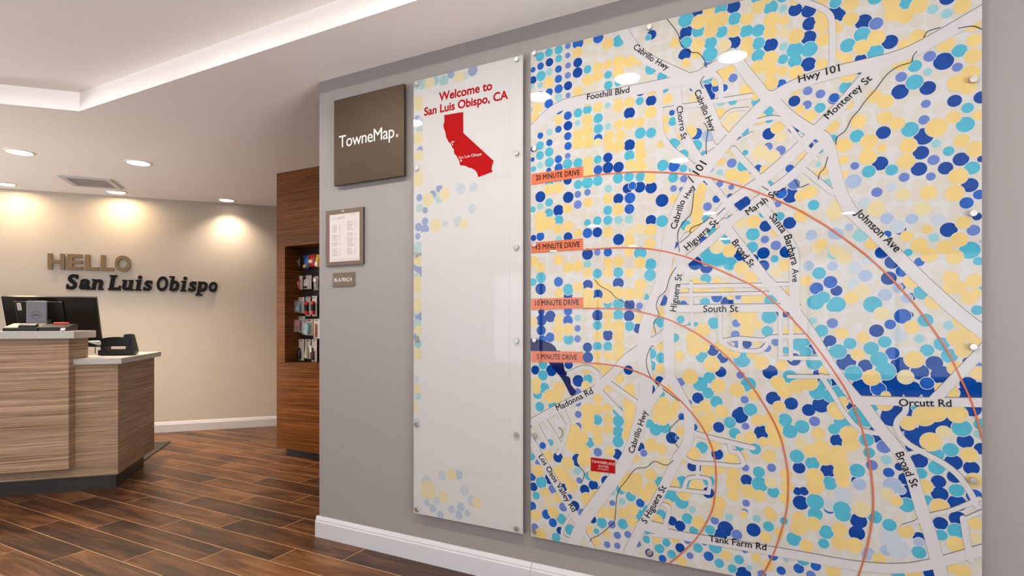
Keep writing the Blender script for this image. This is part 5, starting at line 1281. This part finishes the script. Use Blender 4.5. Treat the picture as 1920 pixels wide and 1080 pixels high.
# desk telephone seen from behind
t = thing('desk_phone', 'black desk telephone seen from behind on the lower counter', 'telephone', M=DK @ Matrix.Translation((-.118, .40, .924)))
b = MB()
b.bbox((-.125, -.05, 0.004), (.095, .12, .045), 0.006)
for x in (-.10, .07):
    for y in (-.03, .10):
        b.lathe([(0.01, 0), (0.01, .006)], 12, Matrix.Translation((x, y, 0)))
b.build('base', M_BLACK, t)
b = MB()
XZ = Matrix(((1, 0, 0, 0), (0, 0, -1, 0), (0, 1, 0, 0), (0, 0, 0, 1)))
top = [(-.115 + .20 * k / 12, .128 + .014 * math.sin(PI * k / 12)) for k in range(13)]
b.prism([(-.095, .07)] + [(.075, .07)] + top[::-1], -.03, .045, XZ)
b.build('display_panel', M_SATIN, t)
b = MB()
b.box((-.11, -.04, .035), (-.085, .1, .09))
b.box((.055, -.04, .035), (.085, .1, .09))
b.build('stand', M_BLACK, t)
b = MB()
b.prism([(.072, .012), (.118, .016), (.122, .032), (.094, .158), (.084, .165), (.048, .162), (.040, .152), (.040, .112), (.070, .100)], -.032, .038, XZ)
b.build('handset', M_SATIN, t)
b = MB()
b.tube([(-.12, .05, .03), (-.15, .05, .02), (-.165, .09, .012), (-.14, .15, .012), (-.10, .16, .012)], .004)
b.build('cord', M_BLACK, t, True)

t = thing('letter_tray', 'dark letter tray holding white paper between raised desk front and telephone', 'letter tray', M=DK @ Matrix.Translation((-.36, .56, .924)))
b = MB()
for x in (-.04, .064):
    for y in (0, .19):
        b.box((x, y, 0), (x + .005, y + .005, .07))
b.box((-.044, -.03, .062), (.072, .2, .072))
b.build('tray', M_BLACK, t)
b = MB()
b.box((-.036, .0, .0725), (.066, .19, .105))
b.build('paper_stack', M_PAPER, t)
b = MB()
b.prism([(-.04, .074), (.045, .074), (-.03, .104), (-.04, .104)], .004, .008, Matrix(((1, 0, 0, 0), (0, 0, -1, 0), (0, 1, 0, 0), (0, 0, 0, 1))))
b.build('divider', M_SATIN, t)

# ------------------------------------------------------------------ tall display cabinet with niche
NX0, NX1, NY0, NY1, NZ0, NZ1 = 1.2, 1.4, 3.0, 4.046, .826, 1.846
t = thing('display_cabinet', 'tall striped walnut cabinet with a recessed product niche, reaching the ceiling', 'cabinet', (NX0, 4.15, 0))
o0 = Vector((NX0, 4.15, 0))


def rel(a):
    return tuple(Vector(a) - o0)


b = MB()
b.box(rel((NX0, NY1, .067)), rel((1.72, 4.15, H - .001)))
b.box(rel((NX0, 2.6, .067)), rel((1.72, NY1, NZ0)))
b.box(rel((NX0, 2.6, NZ1)), rel((1.72, NY1, H - .001)))
b.box(rel((NX0, 2.6, NZ0)), rel((1.72, NY0, NZ1)))
b.build('carcass', M_CAB, t)
b = MB()
b.box(rel((NX1, NY0, NZ0)), rel((NX1 + .02, NY1, NZ1)))
for k in range(13):
    z = NZ0 + .03 + k * .08
    b.box(rel((NX1 - .006, NY0, z)), rel((NX1, NY1, z + .07)))
b.build('slatted_back', M_SLAT, t)
b = MB()
b.box(rel((NX0 + .045, 2.7, 0)), rel((1.7, 4.08, .067)))
b.build('toe_kick', M_KICK, t)

# hooks and packaged goods
M_CARD = mat('grey_backing_card', srgb(196, 188, 178), 0.5, var=0.05)
M_BLIS = mat('clear_blister', srgb(225, 225, 225), 0.1, alpha=0.25)
pk = {
    'black': ((24, 22, 22), 'small black bag hanging leftmost in the top niche row', 'snack bag'),
    'bluepack': ((36, 96, 170), 'blue and yellow packet hanging in the top niche row', 'packet'),
    'redpack': ((200, 48, 34), 'red packet hanging in the top niche row beside the blue one', 'packet'),
    'yellowpack': ((232, 176, 44), 'yellow packet at the right end of the top niche row', 'packet'),
    'redwhite': ((196, 60, 44), 'red and white packet on grey card, left in the second niche row', 'packet'),
    'pattern': ((212, 206, 200), 'black and white patterned packet in the middle of the second niche row', 'packet'),
    'grey': ((150, 140, 140), 'greyish packet at the right of the second niche row', 'packet'),
    'bluebottle': ((40, 128, 156), 'carded pack with a blue-green travel bottle, left in the middle row', 'travel pack'),
    'redcan': ((206, 28, 30), 'left one of two red and black travel cans in the middle row', 'travel pack'),
    'redcan2': ((206, 28, 30), 'right one of two red and black travel cans in the middle row', 'travel pack'),
    'redclip': ((182, 24, 32), 'red grooming item on a pale card, left in the fourth row', 'carded item'),
    'teal': ((64, 158, 176), 'turquoise oval item on a pale card in the fourth row', 'carded item'),
    'tube': ((206, 120, 84), 'pale card with an orange-pink slim tube in the fourth row', 'carded item'),
    'blackbottle': ((26, 22, 24), 'tall card with a black bottle, left in the lowest niche row', 'carded item'),
    'cream': ((226, 206, 174), 'tall card with a cream-coloured tube in the lowest niche row', 'carded item'),
    'maroon': ((74, 28, 42), 'tall card with a maroon bottle and white tag in the lowest niche row', 'carded item'),
}
GN = {'snack bag': 'hanging_bag', 'packet': 'hanging_packet', 'travel pack': 'carded_bottle', 'carded item': 'carded_item'}


def pillow(b, x0, x1, y0, y1, d, M):
    """crimped foil bag: flat seals, puffed middle; x right, y up, z out"""
    nx, ny = 8, 10
    for side in (1, -0.35):
        vs = []
        for j in range(ny + 1):
            for i in range(nx + 1):
                fx, fy = i / nx, j / ny
                p = max(0, math.sin(PI * fx)) ** 0.6 * max(0, math.sin(PI * min(max((fy - .08) / .84, 0), 1))) ** 0.5
                w = 1 - 0.05 * math.sin(PI * fy)
                vs.append((x0 + (x1 - x0) * (.5 + (fx - .5) * w), y0 + (y1 - y0) * fy, side * d * p))
        fs = []
        for j in range(ny):
            for i in range(nx):
                q = (j * (nx + 1) + i, j * (nx + 1) + i + 1, (j + 1) * (nx + 1) + i + 1, (j + 1) * (nx + 1) + i)
                fs.append(q if side > 0 else q[::-1])
        b.mesh2([tuple(M @ Vector(v)) for v in vs], fs)


hooks = []
for kind, y, zb, w, h in GOODS:
    c, lab, cat = pk[kind]
    w *= 0.92
    grp = 'packets hanging in the cabinet niche' if zb > 1.4 else 'carded toiletries hanging in the cabinet niche'
    t2 = thing(GN[cat], lab, cat, M=Matrix.Translation((1.355, y, zb)) @ RW, group=grp)
    I = Matrix.Identity(4)
    mc = mat('pack_' + kind, srgb(*c), 0.3, var=0.15, vscale=60)
    hw = w / 2
    zc = 0.0
    hole = h - .014
    if kind in ('black', 'bluepack', 'redpack', 'yellowpack', 'redwhite', 'pattern', 'grey'):
        if kind in ('redwhite', 'pattern'):
            b = MB()
            b.bbox((-hw * .5, .0, -.004), (hw, h, -.002), 0.0008)
            b.build('backing_card', M_CARD, t2)
            hh, x0, x1 = h * .72, -hw, hw * .4
        else:
            hh, x0, x1 = h, -hw, hw
        b = MB()
        pillow(b, x0, x1, 0, hh, .018, I)
        body = b.build('pouch', mc, t2, True)
        b = MB()
        ww = x1 - x0
        col2 = {'bluepack': (236, 190, 50), 'redpack': (240, 226, 214), 'yellowpack': (240, 236, 226), 'redwhite': (228, 222, 216), 'pattern': (30, 28, 30), 'grey': (220, 214, 208), 'black': (196, 170, 84)}[kind]
        fr = {'bluepack': (.08, .32), 'redpack': (.3, .55), 'yellowpack': (.05, .4), 'redwhite': (.5, .78), 'pattern': (.1, .3), 'grey': (.6, .85), 'black': (.5, .62)}[kind]
        b.bbox((x0 + ww * .18, hh * fr[0], .0165), (x1 - ww * .18, hh * fr[1], .0186), 0.0008)
        b.build('printed_label', mat('label_' + kind, srgb(*col2), 0.4, var=0.3, vscale=120), body)
        hx = (x0 + x1) / 2
    else:
        b = MB()
        ch = h
        b.bbox((-hw, 0, -.0025), (hw, ch, 0), 0.0008)
        card = b.build('backing_card', M_CARD, t2)
        b = MB()
        b.box((-hw * .4, ch - .017, .0001), (hw * .4, ch - .011, .0006))
        b.box((-hw * .15, ch - .011, .0001), (hw * .15, ch - .008, .0006))
        b.build('hang_slot', M_INK, card)
        b = MB()
        RX = Matrix.Rotation(R(-90), 4, 'X')
        if kind in ('bluebottle', 'blackbottle', 'maroon'):
            r = hw * .5
            hb_ = h * (.55 if kind != 'bluebottle' else .6)
            b.lathe([(r * .9, 0), (r, .004), (r, hb_ * .62), (r * .85, hb_ * .72), (r * .5, hb_ * .78), (r * .5, hb_ * .80), (r * .55, hb_ * .81), (r * .55, hb_ * .98), (r * .4, hb_)], 18, Matrix.Translation((-hw * .2, .012, .001 + r * .8)) @ RX, 0.8)
            it = b.build('bottle', mc, t2, True)
            b = MB()
            b.bbox((-hw * .2 - r * .55, .012 + hb_ * .2, r * 1.55), (-hw * .2 + r * .55, .012 + hb_ * .5, r * 1.62), 0.0008)
            b.build('printed_label', M_CARD if kind == 'bluebottle' else mc, it)
            if kind == 'maroon':
                b = MB()
                b.bbox((-hw * .95, h * .42, r * 1.7), (-hw * .1, h * .72, r * 1.7 + .002), 0.0008)
                b.build('white_tag', M_PAPER, t2)
        elif kind in ('redcan', 'redcan2'):
            r = hw * .62
            hb_ = h * .68
            M_ = Matrix.Translation((0, .012, .001 + r)) @ RX
            b.lathe([(r, .03 * hb_), (r, .3 * hb_)], 20, M_)
            b.lathe([(r * .98, .76 * hb_), (r * .98, .9 * hb_), (r * .8, .97 * hb_), (r * .3, hb_)], 20, M_)
            it = b.build('red_cap', mc, t2, True)
            b = MB()
            b.lathe([(r * .97, .3 * hb_), (r * .97, .74 * hb_), (r * .9, .76 * hb_)], 20, M_)
            b.build('can_body', M_BLACK, t2, True)
        elif kind == 'redclip':
            b.lathe([(.6 * hw, 0), (.75 * hw, .01), (.75 * hw, .045), (.5 * hw, .06), (.15 * hw, .064)], 18, Matrix.Translation((-hw * .35, h * .38, .003 + hw * .45)) @ RX, 0.6)
            b.bbox((-hw * .8, h * .12, .001), (hw * .1, h * .42, .018), 0.004)
            b.build('clip_body', mc, t2, True)
        elif kind == 'teal':
            b.lathe([(.1 * hw, 0), (.5 * hw, .006), (.72 * hw, .03), (.74 * hw, .055), (.6 * hw, .08), (.3 * hw, .092), (.05 * hw, .095)], 20, Matrix.Translation((-hw * .15, .014, .002 + hw * .4)) @ RX, 0.55)
            b.build('oval_case', mc, t2, True)
        elif kind == 'tube':
            b.lathe([(.22 * hw, 0), (.24 * hw, .002), (.24 * hw, h * .68), (.1 * hw, h * .7)], 14, Matrix.Translation((-hw * .1, .012, .001 + hw * .24)) @ RX)
            b.build('slim_tube', mc, t2, True)
        elif kind == 'cream':
            n = 10
            rings = []
            for k in range(n + 1):
                f_ = k / n
                wx = hw * (.62 * (1 - f_) + .12 * f_)
                wz = .016 * (1 - f_) + .004 * f_ + .002
                rings.append([(wx * math.cos(2 * PI * i / 18), .012 + h * .6 * f_, .0185 + wz * math.sin(2 * PI * i / 18)) for i in range(18)])
            b.loft([r_[::-1] for r_ in rings])
            b.build('tube', mc, t2, True)
        if kind in ('bluebottle', 'teal', 'redclip'):
            b = MB()
            b.bbox((-hw * .8, .006, .001), (hw * .8, h * .78, hw * .9 + .012), 0.003)
            b.build('clear_blister', M_BLIS, t2)
        hx = 0
    hooks.append((y - hx, zb + h - .012))
for (y, z) in hooks:
    b = MB()
    b.tube([rel((1.40, y, z)), rel((1.318, y, z - .002)), rel((1.312, y, z + .006))], .0022, 8)
    bpy.context.view_layer.update()
    cab = [o for o in COL.objects if o.name == 'display_cabinet'][0]
    b.build('display_hook', M_STEEL, cab, True)
